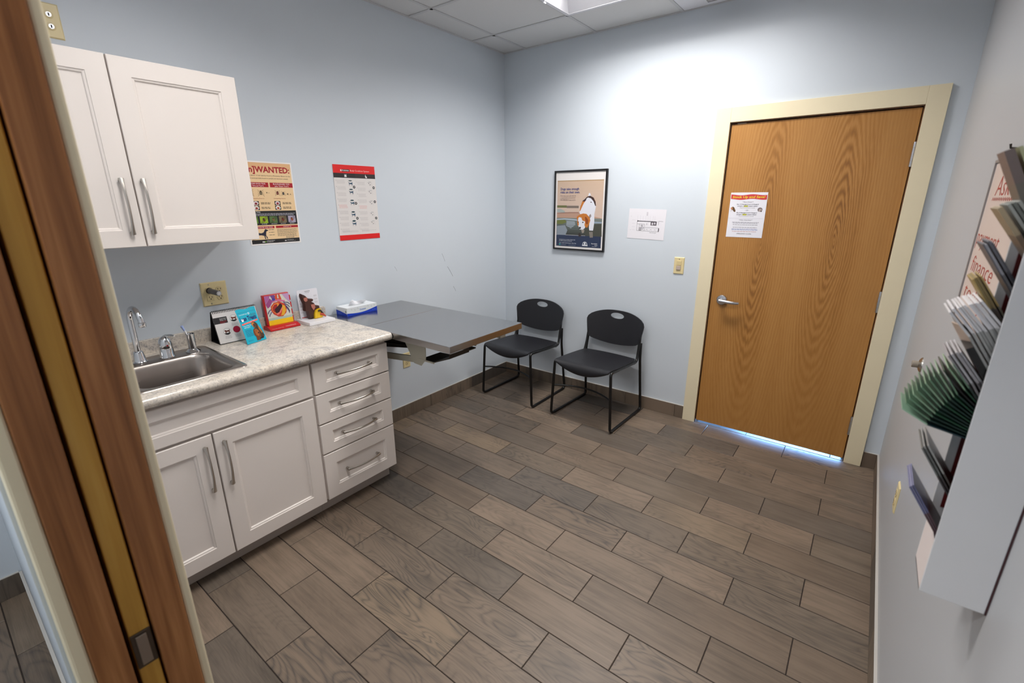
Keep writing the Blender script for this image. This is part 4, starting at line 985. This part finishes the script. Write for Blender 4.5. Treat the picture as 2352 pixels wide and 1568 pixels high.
# ---- desk flip calendar
t = thing('flip_calendar', 'spiral-bound desk flip chart with dog pictures standing like a tent', 'calendar', mat=frame_mat((0.150, -2.491, ZT+0.001), (0, 1, 0), (-0.045, 0, 0.16)))
g = G(); g.box(-0.002, 0.213, 0, 0.167, -0.003, 0.0); g.build('front_board', paint('black_board', (18, 17, 18), 0.5), t, local=True)
Mi = wmat(t).inverted()
g = G(); q = [Mi @ Vector(v) for v in ((0.050, -2.493, ZT+0.001), (0.050, -2.278, ZT+0.001), (0.1035, -2.278, 1.0765), (0.1035, -2.493, 1.0765))]; q2 = [v+Vector((0, 0, -0.003)) for v in q]
g.loft([q, q2], True, True, True); g.build('back_board', bpy.data.materials['black_board'], t, local=True)
g = G(); q = [Mi @ Vector(v) for v in ((0.050, -2.492, ZT+0.001), (0.148, -2.492, ZT+0.001), (0.148, -2.279, ZT+0.001), (0.050, -2.279, ZT+0.001))]; g.loft([q, [v+Vector((0.0, 0.002, 0.001)) for v in q]], True, True, True); g.build('base_flap', bpy.data.materials['black_board'], t, local=True)
g = G(); g.box(0.0005, 0.2105, 0.003, 0.164, 0.0002, 0.0022); g.build('pages', PM((222, 218, 216)), t, local=True)
g = G()
for k in range(27):
    x = 0.006+k*0.0076; g.tube([(x+0.0008*math.sin(a), 0.164+0.0065*math.cos(a), -0.001+0.0065*math.sin(a)) for a in [2*PI*j/10 for j in range(10)]], 0.0011, 5, closed=True)
g.build('spiral_binding', M_black_mt, t, local=True, smooth=60)
p = Pr(0.0024)
p.rect(0.5, 102, 62, 134, (30, 28, 30), 1); p.text('Important', 28, 124, 5.2, (232, 232, 232), 3, 30); p.text('Steps to', 28, 117, 5.2, (232, 232, 232), 3, 28); p.text('Preventing', 28, 110, 4.6, (206, 24, 40), 3, 30); p.text('Disease', 28, 104, 4.6, (206, 24, 40), 3, 22)
for k in range(26): p.rect(5+k*7.6, 155, 8.4+k*7.6, 159, (26, 26, 26), 1)
def dogc(x, y, c, r=17):
    p.ell(x, y, r, r, (236, 234, 232), 2, 22); p.poly([(x-13, y+4), (x-8, y+9), (x-2, y+5), (x+10, y+6), (x+14, y+10), (x+12, y), (x+11, y-9), (x+7, y-9), (x+6, y-2), (x-4, y-3), (x-5, y-10), (x-9, y-10), (x-9, y)], c, 3)
    p.poly([(x+r*math.cos(a), y+r*math.sin(a)) for a in [PI*1.15+PI*0.7*j/10 for j in range(11)]], (30, 28, 28), 3); p.ring(x, y, r, 1.1, (60, 56, 56), 4)
dogc(92, 119, (104, 50, 32)); dogc(46, 59, (96, 48, 34)); dogc(140, 119, (120, 60, 40)); dogc(140, 60, (70, 66, 66)); dogc(186, 119, (90, 60, 44)); dogc(186, 60, (104, 50, 32))
p.ell(92, 61, 17, 17, (178, 10, 54), 2, 24); p.ring(92, 61, 17, 1.2, (110, 6, 34), 3)
for x, y in ((92, 97), (140, 97), (186, 97), (46, 37), (92, 38), (140, 38), (186, 38)): p.lines(x-17, x+17, y, 4, 4, 1.6, (176, 172, 172), 1, 0.2, 'C')
p.build('page_print', t)
# ---- treat pouch
t = thing('treat_pouch', 'bright turquoise dog treat pouch leaning against the flip chart', 'bag', mat=frame_mat((0.259, -2.409, ZT+0.002), (-0.030, 0.107, 0.0), (-0.058, 0.004, 0.168)))
WB, HB = 0.112, 0.176
g = G(); nu, nv = 10, 14; F = []; K2 = []
for j in range(nv+1):
    v = j/nv; rf = []; rb = []
    for i in range(nu+1):
        u = i/nu; w2 = WB*(1-0.05*math.sin(PI*v)); x = WB/2+(u-0.5)*w2 + 0.004*v
        th = 0.034*(1-v)**0.8*(math.sin(PI*u)**0.5 if 0 < u < 1 else 0)*(1 if v > 0.0 else 1)+0.001
        y = HB*v+(0.003*math.sin(PI*u*3) if j == nv else 0)-(0.006*math.sin(PI*u) if j == 0 else 0)
        rf.append(g.bm.verts.new((x, max(y, 0.0), 0))); rb.append(g.bm.verts.new((x, max(y, th*0.42), -th)))
    F.append(rf); K2.append(rb)
for j in range(nv):
    for i in range(nu):
        g.bm.faces.new((F[j][i], F[j][i+1], F[j+1][i+1], F[j+1][i])); g.bm.faces.new((K2[j][i], K2[j+1][i], K2[j+1][i+1], K2[j][i+1]))
    for k in (0, nu): g.bm.faces.new((F[j][k], F[j+1][k], K2[j+1][k], K2[j][k]))
for i in range(nu):
    for k in (0, nv): g.bm.faces.new((F[k][i], K2[k][i], K2[k][i+1], F[k][i+1]))
g.build('pouch', paint('turquoise_film', (8, 172, 200), 0.22, var=0.06, scale=20), t, local=True, smooth=40)
p = Pr(0.0003, 0.25); DKB = (10, 40, 110)
p.rect(6, 158, 108, 160, (8, 130, 168), 1); p.text('covetrus', 14, 146, 6.5, (214, 240, 244), 2, 44); p.ring(68, 149, 5, 2, (226, 244, 246), 2)
p.text('Lean Treats', 11, 116, 21, DKB, 3, 92, 'L', 0.035); p.ell(22, 118, 6, 5, (236, 246, 250), 4, 12); p.ell(18, 124, 2.4, 2.4, (236, 246, 250), 4, 8); p.ell(23, 125.5, 2.4, 2.4, (236, 246, 250), 4, 8); p.ell(28, 123, 2.4, 2.4, (236, 246, 250), 4, 8)
p.text('NUTRITIONAL', 70, 140, 4.6, (70, 60, 60), 3, 36); p.text('REWARDS', 74, 134, 4.6, (70, 60, 60), 3, 30)
p.poly([(10, 103), (104, 112), (104, 105), (10, 96)], (236, 96, 88), 2)
p.text('for overweight dogs', 24, 101.5, 3.6, (250, 214, 206), 4, 62, rot=0.09)
p.text('Dog snacks that', 16, 88, 5, (226, 244, 248), 3, 44, 'L', 0.01); p.text('taste great', 16, 80, 5, (226, 244, 248), 3, 34, 'L', 0.01); p.lines(14, 54, 70, 8, 4.6, 2, (8, 110, 150), 2, 0.25); p.text('NET WT 4 oz', 12, 12, 4, (10, 60, 110), 3, 26)
p.poly([(58, 96), (70, 104), (84, 100), (92, 88), (96, 70), (104, 50), (108, 22), (96, 10), (84, 22), (78, 60), (66, 76)], (66, 48, 34), 3); p.poly([(60, 95), (68, 101), (76, 98), (80, 82), (74, 72), (64, 80)], (190, 122, 52), 4); p.ell(73, 84, 6, 9, (60, 50, 50), 5, 12); p.poly([(92, 84), (96, 70), (104, 40), (98, 36), (90, 60)], (176, 110, 48), 4)
p.poly([(54, 50), (58, 64), (68, 70), (80, 64), (88, 50), (88, 26), (80, 6), (58, 6), (60, 26), (54, 36)], (110, 62, 34), 6); p.poly([(62, 60), (74, 64), (84, 54), (84, 40), (76, 24), (64, 34)], (160, 92, 44), 7); p.ell(80, 42, 4, 4, (40, 28, 26), 8, 10); p.ell(70, 54, 1.8, 1.8, (40, 28, 26), 8, 8); p.ell(90, 14, 12, 4, (24, 22, 24), 7, 12)
p.build('printing', t)
# ---- red heart flip display
t = thing('heart_display', 'red desktop display with an anatomical heart picture', 'display stand', (0.07, -2.135, ZT+0.001))
MR = paint('red_plastic', (186, 20, 26), 0.3)
g = G(); g.prism([(0.030, ZT+0.001), (0.112, ZT+0.001), (0.112, ZT+0.008), (0.080, ZT+0.022), (0.034, ZT+0.022)], 'y', -2.222, -2.050); bs_ = g.build('base', MR, t, bevel=0.002)
tm = Matrix.Rotation(math.radians(-6), 4, 'Y')
g = G(); g.prism([(0.040, ZT+0.022), (0.0585, ZT+0.022), (0.0430, ZT+0.190), (0.0245, ZT+0.190)], 'y', -2.208, -2.062); g.build('flip_block', MR, t, bevel=0.002)
hm = frame_mat((0.0590, -2.202, ZT+0.022), (0, 1, 0), (-0.0155, 0, 0.168))
pg = G(); pg.loft([[hm @ Vector(v) for v in ((0.002, 0, 0), (0.139, 0, 0), (0.139, 0.164, 0), (0.002, 0.164, 0))], [hm @ Vector(v) for v in ((0.002, 0, 0.0022), (0.139, 0, 0.0022), (0.139, 0.164, 0.0022), (0.002, 0.164, 0.0022))]], True, True, True)
page = pg.build('page', PM((206, 206, 196)), t)
for k, zc in enumerate((0.138, 0.098, 0.058, 0.020)):
    g = G(); g.loft([[hm @ Vector(v) for v in ((0.139, zc-0.016, -0.001-k*0.001), (0.1465, zc-0.014, -0.001-k*0.001), (0.1465, zc+0.014, -0.001-k*0.001), (0.139, zc+0.016, -0.001-k*0.001))], [hm @ Vector(v) for v in ((0.139, zc-0.016, 0.0004-k*0.001), (0.1465, zc-0.014, 0.0004-k*0.001), (0.1465, zc+0.014, 0.0004-k*0.001), (0.139, zc+0.016, 0.0004-k*0.001))]], True, True, True); g.build('index_tab', MR, t)
p = Pr(0.0025, 0.35)
p.rect(2, 0, 139, 27, (236, 196, 16), 1); p.rect(2, 27, 139, 40, (168, 190, 178), 1)
p.poly([(2, 164), (2, 120), (26, 146), (34, 164)], (170, 100, 160), 1); p.poly([(100, 164), (139, 164), (139, 110), (118, 134)], (188, 150, 190), 1); p.poly([(2, 118), (30, 150), (44, 132), (24, 104), (10, 96)], (152, 70, 128), 2); p.poly([(34, 164), (44, 140), (56, 130), (64, 150), (58, 164)], (110, 70, 140), 2); p.ell(50, 140, 9, 9, (70, 60, 150), 3, 14)
p.poly([(62, 164), (58, 146), (68, 126), (92, 122), (94, 140), (88, 164), (80, 164), (80, 142), (72, 144), (74, 164)], (206, 84, 54), 3); p.poly([(40, 124), (70, 130), (108, 118), (112, 126), (76, 138), (44, 132)], (200, 110, 150), 4)
p.poly([(28, 104), (48, 122), (78, 124), (104, 110), (114, 84), (108, 58), (86, 40), (60, 42), (36, 60), (26, 82)], (196, 60, 44), 3); p.poly([(34, 100), (50, 116), (74, 118), (70, 96), (48, 60), (34, 76)], (226, 150, 60), 4); p.poly([(36, 98), (50, 112), (66, 112), (60, 92), (46, 66), (36, 78)], (160, 40, 40), 5)
p.poly([(46, 86), (62, 98), (84, 114), (92, 100), (82, 76), (64, 58), (48, 66)], (52, 26, 34), 6); p.poly([(92, 104), (106, 96), (108, 70), (92, 46), (74, 44), (84, 66)], (222, 166, 48), 6); p.poly([(56, 50), (78, 64), (92, 90), (88, 92), (68, 66), (50, 60)], (220, 120, 110), 7)
for a in (((104, 112), (124, 96), (132, 84)), ((106, 104), (122, 80), (128, 60)), ((110, 92), (124, 66), (126, 52)), ((100, 118), (126, 112), (136, 100)), ((26, 88), (14, 80), (6, 66)), ((28, 74), (16, 60), (12, 50))): p.stroke(list(a), 4.2, (74, 66, 110), 5)
po = p.build('heart_print', page); po.data.transform(hm); po.data.transform(wmat(page).inverted())
p = Pr(0.0004, 0.4); p.text('Veterinary Cardiology', 12, 6, 5, (236, 190, 188), 1, 66); p.text('Heartworm', 92, 10, 6, (236, 196, 194), 1, 58, 'L', 0.02)
po = p.build('base_lettering', bs_); hm2 = frame_mat((0.112, -2.222, ZT+0.008), (0, 1, 0), (-0.032, 0, 0.014)); po.data.transform(Matrix.Translation((0, 0, 0))); po.data.transform(hm2); po.data.transform(wmat(bs_).inverted())
# ---- ear model
t = thing('ear_model', 'brown dog ear anatomy model on a white base with a printed card', 'anatomical model', (0.09, -1.95, ZT+0.001))
g = G(); g.box(0.020, 0.172, -2.028, -1.866, ZT+0.001, ZT+0.019); g.build('base', M_white, t, bevel=0.0015)
cm = frame_mat((0.040, -2.008, ZT+0.019), (0, 1, 0), (-0.010, 0, 0.165))
g = G(); lp = [cm @ Vector(v) for v in rrect(0, 0.128, 0, 0.168, 0.007, 0)]; lp2 = [cm @ Vector(v) for v in rrect(0, 0.128, 0, 0.168, 0.007, 0.0025)]; g.loft([lp, lp2], True, True, True); cd = g.build('card', PM((232, 232, 240)), t)
p = Pr(0.0027); p.text('CANINE EAR', 64, 154, 5, INK, 1, 34, 'C', 0.01); p.text('Pathology', 64, 147, 4, GREY, 1, 24, 'C')
for y in (132, 112, 92, 76, 58, 40): p.lines(6, 24, y, 3, 3.4, 1.2, LGREY, 1)
for y in (128, 108, 90): p.lines(100, 122, y, 3, 3.4, 1.2, LGREY, 1)
p.rect(8, 3, 42, 8, (200, 70, 56), 1)
po = p.build('card_print', cd); po.data.transform(cm); po.data.transform(wmat(cd).inverted())
sc1 = lambda L: [(a/1000, b/1000) for a, b in L]
brown = sc1([(-2010, 1090), (-1993, 1081), (-1975, 1058), (-1944, 1051), (-1949, 1040), (-1959, 1040), (-1943, 1028), (-1934, 1011), (-1910, 1005), (-1908, 988), (-1926, 991), (-1942, 983), (-1953, 954), (-1955, 934.5), (-1978, 934.5), (-1985, 983), (-2001, 987), (-2000, 1028), (-2010, 1057), (-2014, 1078)])
yel = sc1([(-1942, 983), (-1920, 993), (-1908, 988), (-1919, 976), (-1904, 966), (-1895, 943), (-1908, 934.5), (-1955, 934.5), (-1951, 971)])
def relief(name, pts, x0, x1, m, inset=0.004):
    cy = sum(q[0] for q in pts)/len(pts); cz = sum(q[1] for q in pts)/len(pts); g = G()
    def S(f, x): return [(x, cy+(q[0]-cy)*f, cz+(q[1]-cz)*f) for q in pts]
    g.loft([S(0.97, x0), S(1.0, x0+(x1-x0)*0.3), S(1.0, x0+(x1-x0)*0.6), S(0.93, x1)], True, True, True)
    return g.build(name, m, t, smooth=70)
relief('ear_flap', brown, 0.062, 0.094, paint('ear_brown', (66, 34, 26), 0.5, var=0.15, scale=60))
relief('cut_section', yel, 0.060, 0.104, paint('ear_yellow', (222, 180, 30), 0.4, var=0.2, scale=50))
relief('inner_ear', sc1([(-2004, 1066), (-1982, 1067), (-1982, 1047), (-1995, 1041), (-2004, 1052)]), 0.085, 0.098, paint('ear_pink', (176, 110, 96), 0.5))
relief('canal', sc1([(-1966, 1022), (-1942, 1021), (-1940, 1000), (-1953, 985), (-1964, 1005)]), 0.085, 0.099, bpy.data.materials['ear_pink'])
g = G(); g.tube([(0.106, -1.930+0.006*k, 0.976-0.002*k+(0.009*math.sin(k*0.9))) for k in range(6)], 0.005, 8); g.build('cartilage', paint('ear_dark', (40, 26, 20), 0.5), t, smooth=60)
g = G(); g.tube([(0.100, -1.918, 0.957), (0.104, -1.904, 0.957), (0.104, -1.892, 0.944), (0.102, -1.884, 0.938)], 0.006, 8, rs=[0.008, 0.009, 0.005, 0.0035]); g.build('ear_drum', paint('ear_red', (190, 70, 50), 0.45), t, smooth=60)
# ---- tissue box
t = thing('tissue_box', 'white and blue tissue box lying on the steel table', 'tissue box', (0.075, -1.645, tz+0.0005))
BX0, BX1, BY0, BY1, BZ0, BZ1 = 0.016, 0.130, -1.757, -1.534, tz+0.0005, tz+0.052
g = G(); g.box(BX0, BX1, BY0, BY1, BZ0, BZ1); bx = g.build('carton', PM((232, 236, 240)), t, bevel=0.0008)
BL = (12, 60, 190)
def faceprint(nm, o_, u_, v_, fn):
    p = Pr(0.0004); fn(p); po = p.build(nm, bx); m = frame_mat(o_, u_, v_); po.data.transform(m); po.data.transform(wmat(bx).inverted())
def lf(p):
    top = [(k*223/20, 16-7*math.sin(k/20*PI*1.3-0.35)+(10*(k/20)**2)) for k in range(21)]; p.poly([(0, 0), (223, 0)]+top[::-1], BL, 1)
    for x, y in ((28, 40), (52, 34), (74, 42), (176, 38), (198, 42), (150, 44)): p.poly([(x, y), (x+5, y+6), (x+3, y-3)], (186, 206, 196), 2); p.poly([(x+3, y-4), (x+12, y+1), (x+7, y-7)], (200, 214, 206), 2)
    p.text('Surpass', 92, 25, 11, (120, 150, 214), 3, 46, 'L', 0.012, 0.2); p.lines(184, 214, 14, 1, 4, 2.4, (120, 150, 220), 3)
def sf(p):
    p.poly([(0, 0), (114, 0), (114, 15), (80, 20), (40, 27), (0, 31)], BL, 1); p.lines(20, 60, 14, 2, 5, 2, (110, 140, 214), 2); p.rect(98, 22, 106, 36, (120, 126, 130), 2)
faceprint('side_print', (BX1, BY0, BZ0), (0, 1, 0), (0, 0, 1), lf)
faceprint('end_print', (BX0, BY0, BZ0), (1, 0, 0), (0, 0, 1), sf)
faceprint('top_print', (BX0, BY0, BZ1), (1, 0, 0), (0, 1, 0), lambda p: (p.ell(57, 112, 22, 62, (196, 200, 204), 1, 24), [p.poly([(x, y), (x+8, y+5), (x+4, y-4)], (190, 208, 200), 2) for x, y in ((14, 30), (96, 40), (12, 180), (94, 186))]))
g = G(); rows = []
for j in range(9):
    v = j/8; row = []
    for i in range(13):
        u = i/12; y = -1.700+0.105*u+0.010*v*(u-0.3); zz = BZ1-0.002+v*(0.036-0.016*u+0.006*math.sin(u*9)); x = 0.072+0.020*math.sin(u*6.5+v*1.5)*v+0.012*(v-0.5)
        row.append(g.bm.verts.new((x, y, zz)))
    rows.append(row)
for a, b in zip(rows, rows[1:]):
    for i in range(12): g.bm.faces.new((a[i], a[i+1], b[i+1], b[i]))
ti = g.build('tissue', paint('tissue_paper', (242, 242, 246), 0.8), t, smooth=60)
md = ti.modifiers.new('th', 'SOLIDIFY'); md.thickness = 0.0012

# ================================================================== BROCHURE RACK
RY0, RY1, RX0, RZ0, RZ1 = -2.400, -2.294, 2.813, 0.932, 1.640
t = thing('brochure_rack', 'white wall-mounted brochure rack on the right wall', 'brochure rack', (W, (RY0+RY1)/2, RZ0))
g = G(); g.box(W-0.0030, W-0.0005, RY0, RY1, RZ0-0.001, RZ1+0.01); g.build('back_board', M_rackbk, t)
g = G(); g.box(RX0, W-0.0032, RY0, RY0+0.003, RZ0, RZ1); g.build('side_panel', M_rack, t, bevel=0.0008)
g = G(); g.box(RX0, W-0.0032, RY1-0.003, RY1, RZ0, RZ1); g.build('side_panel', M_rack, t, bevel=0.0008)
g = G(); g.box(RX0+0.012, W-0.0032, RY1-0.0045, RY1-0.0031, RZ0+0.12, RZ1); g.build('side_lining', M_rackin, t)
g = G(); g.box(RX0, RX0+0.003, RY0+0.003, RY1-0.003, RZ0, RZ0+0.098); g.build('front_lip', paint('rack_lip', (226, 214, 210), 0.45), t)
g = G(); g.box(RX0, W-0.0032, RY0+0.003, RY1-0.003, RZ0, RZ0+0.003); g.build('bottom', M_rack, t)
TIPS = [(2.765, 1.122), (2.767, 1.195), (None, 1.27), (2.771, 1.364), (2.760, 1.434), (2.773, 1.480), (2.774, 1.532), (2.780, 1.586), (2.773, 1.664)]
AN = math.radians(33)
for i, (tx, tz_) in enumerate(TIPS):
    zb = 0.955+i*0.0667
    g = G(); g.prism([(2.893, zb-0.010), (2.853, zb+0.052), (2.851, zb+0.051), (2.890, zb-0.012)], 'y', RY0+0.0035, RY1-0.005); g.build('pocket_divider', M_rackin, t)
def leaflet(label, tip, ang, ln, th, cols, group, y0=-2.391, wd_=0.088, cat='brochure', yaw=0.0, flap=0.0):
    """thin folded leaflet: tip=(x,z) of the top edge, leaning ang from vertical towards the room"""
    o_ = thing('brochure', label, cat, (tip[0]+ln*math.sin(ang), y0, tip[1]-ln*math.cos(ang)), (0, -ang, yaw), group)
    g = G(); a = ln*0.72; mats = [PM(c, 0.35) for c in cols]
    g.box(-th/2, th/2, 0, wd_, 0, a, 0); g.build('lower_panel', mats[0], o_, local=True)
    g = G(); g.prism([(-th/2, a), (th/2, a), (th/2-flap, ln), (-th/2-flap, ln)], 'y', 0, wd_); g.build('upper_panel', mats[-1], o_, local=True)
    return o_
def stack(i, n, th, label, cols, group, ang=AN, ln=0.185, flap=0.0, y0=-2.391, wd_=0.086):
    tx, tz_ = TIPS[i]
    for k in range(n):
        s = k*th*1.12; dx, dz = math.cos(ang)*s, math.sin(ang)*s
        leaflet(label, (tx+dx, tz_+dz+random.uniform(-.003, .003)), ang, ln, th, cols[k % len(cols)], group, y0+random.uniform(-0.002, 0.004), wd_, flap=flap)
stack(0, 3, 0.0022, 'dull purple leaflet in the lowest filled pocket of the rack', [((84, 60, 66), (96, 98, 132)), ((96, 78, 84), (120, 120, 150))], 'purple leaflets at the bottom of the rack')
stack(1, 4, 0.0024, 'dark grey leaflet in the rack just under the green leaflets', [((52, 46, 48), (96, 98, 96)), ((70, 64, 60), (150, 150, 148))], 'dark grey leaflets under the green ones')
stack(3, 6, 0.0026, 'black-backed leaflet in the rack just above the green leaflets', [((58, 52, 54), (150, 146, 150)), ((120, 116, 118), (176, 174, 178))], 'grey edged leaflets above the green ones', flap=0.004)
leaflet('thick plain black leaflet in the rack just above the green leaflets', (2.789, 1.378), AN, 0.185, 0.012, ((8, 8, 9), (10, 10, 11)), None, -2.3915, 0.080)
stack(4, 12, 0.0030, 'white leaflet in the thick pale bunch in the middle of the rack', [((150, 150, 148), (214, 212, 214)), ((170, 170, 168), (226, 224, 228))], 'thick bunch of white leaflets', ln=0.16, flap=0.006)
stack(5, 5, 0.0022, 'yellow-tipped leaflet in the upper part of the rack', [((118, 112, 96), (176, 150, 92)), ((96, 84, 80), (150, 130, 84))], 'yellow tipped leaflets', y0=-2.368, wd_=0.062)
stack(6, 5, 0.0024, 'slate grey leaflet in the upper part of the rack', [((70, 70, 76), (104, 104, 112)), ((110, 110, 114), (160, 160, 168))], 'slate grey leaflets', y0=-2.368, wd_=0.062)
leaflet('tan-backed leaflet standing in front in the second pocket from the top', (2.780, 1.586), math.radians(35), 0.17, 0.006, ((128, 108, 90), (176, 158, 128)), None, -2.368, 0.062)
for k in range(3):
    leaflet('dark leaflet behind the tan leaflet in the second pocket from the top', (2.788+0.005*k, 1.591+0.002*k), math.radians(35), 0.17, 0.0036, (((60, 62, 60), (120, 124, 118)) if k % 2 else ((140, 142, 138), (170, 172, 166))), 'dark leaflets in the second pocket', -2.368, 0.062)
leaflet('grey-brown cover booklet in the topmost pocket of the rack', (2.773, 1.666), math.radians(25), 0.18, 0.011, ((112, 106, 98), (118, 104, 100)), None, -2.362, 0.056)
leaflet('pale olive leaflet in the topmost pocket of the rack', (2.784, 1.670), math.radians(25), 0.18, 0.004, ((90, 96, 80), (176, 176, 140)), None, -2.362, 0.056)
# tan card turned towards the room, with a red and white block
o_ = thing('brochure', 'tan leaflet with a red and white block beside the thick white bunch', 'brochure', (2.860, -2.346, 1.279), (0, -AN, math.radians(22)))
g = G(); g.box(-0.0008, 0.0008, 0, 0.046, 0, 0.150); g.build('cover', PM((214, 190, 170)), o_, local=True)
g = G(); g.box(-0.0011, -0.0007, 0.004, 0.042, 0.052, 0.066); g.build('red_band', PM((180, 24, 30)), o_, local=True)
g = G(); g.box(-0.0011, -0.0007, 0.004, 0.042, 0.026, 0.052); g.build('white_block', PM((226, 220, 220)), o_, local=True)
g = G(); g.box(-0.0012, 0.0012, 0.0, 0.02, 0.146, 0.153); g.build('clip', M_dark_st, o_, local=True)
# fan of green leaflets
NF = 15
for k in range(NF):
    f = k/(NF-1); a = math.radians(79-39*f**0.85); ln = 0.140+0.008*f; px, pz = 2.864+0.0006*k, 1.220+0.0012*k
    cols = ((10, 44, 52), (150, 186, 160)) if k == 0 else (((18, 48, 40), (104, 140, 112)) if k % 3 else ((24, 70, 46), (140, 172, 140)))
    if k == NF-4: cols = ((8, 8, 8), (12, 10, 10))
    lab = 'outermost pale green leaflet of the drooping fan in the rack' if k == 0 else ('single black leaflet among the green fan in the rack' if k == NF-4 else 'dark green leaflet in the drooping fan in the rack')
    leaflet(lab, (px-ln*math.sin(a), pz+ln*math.cos(a)), a, ln, 0.0016 if k else 0.002, cols, None if k in (0, NF-4) else 'fan of green leaflets', -2.391, 0.088, flap=-0.012 if k < NF-4 else -0.004)
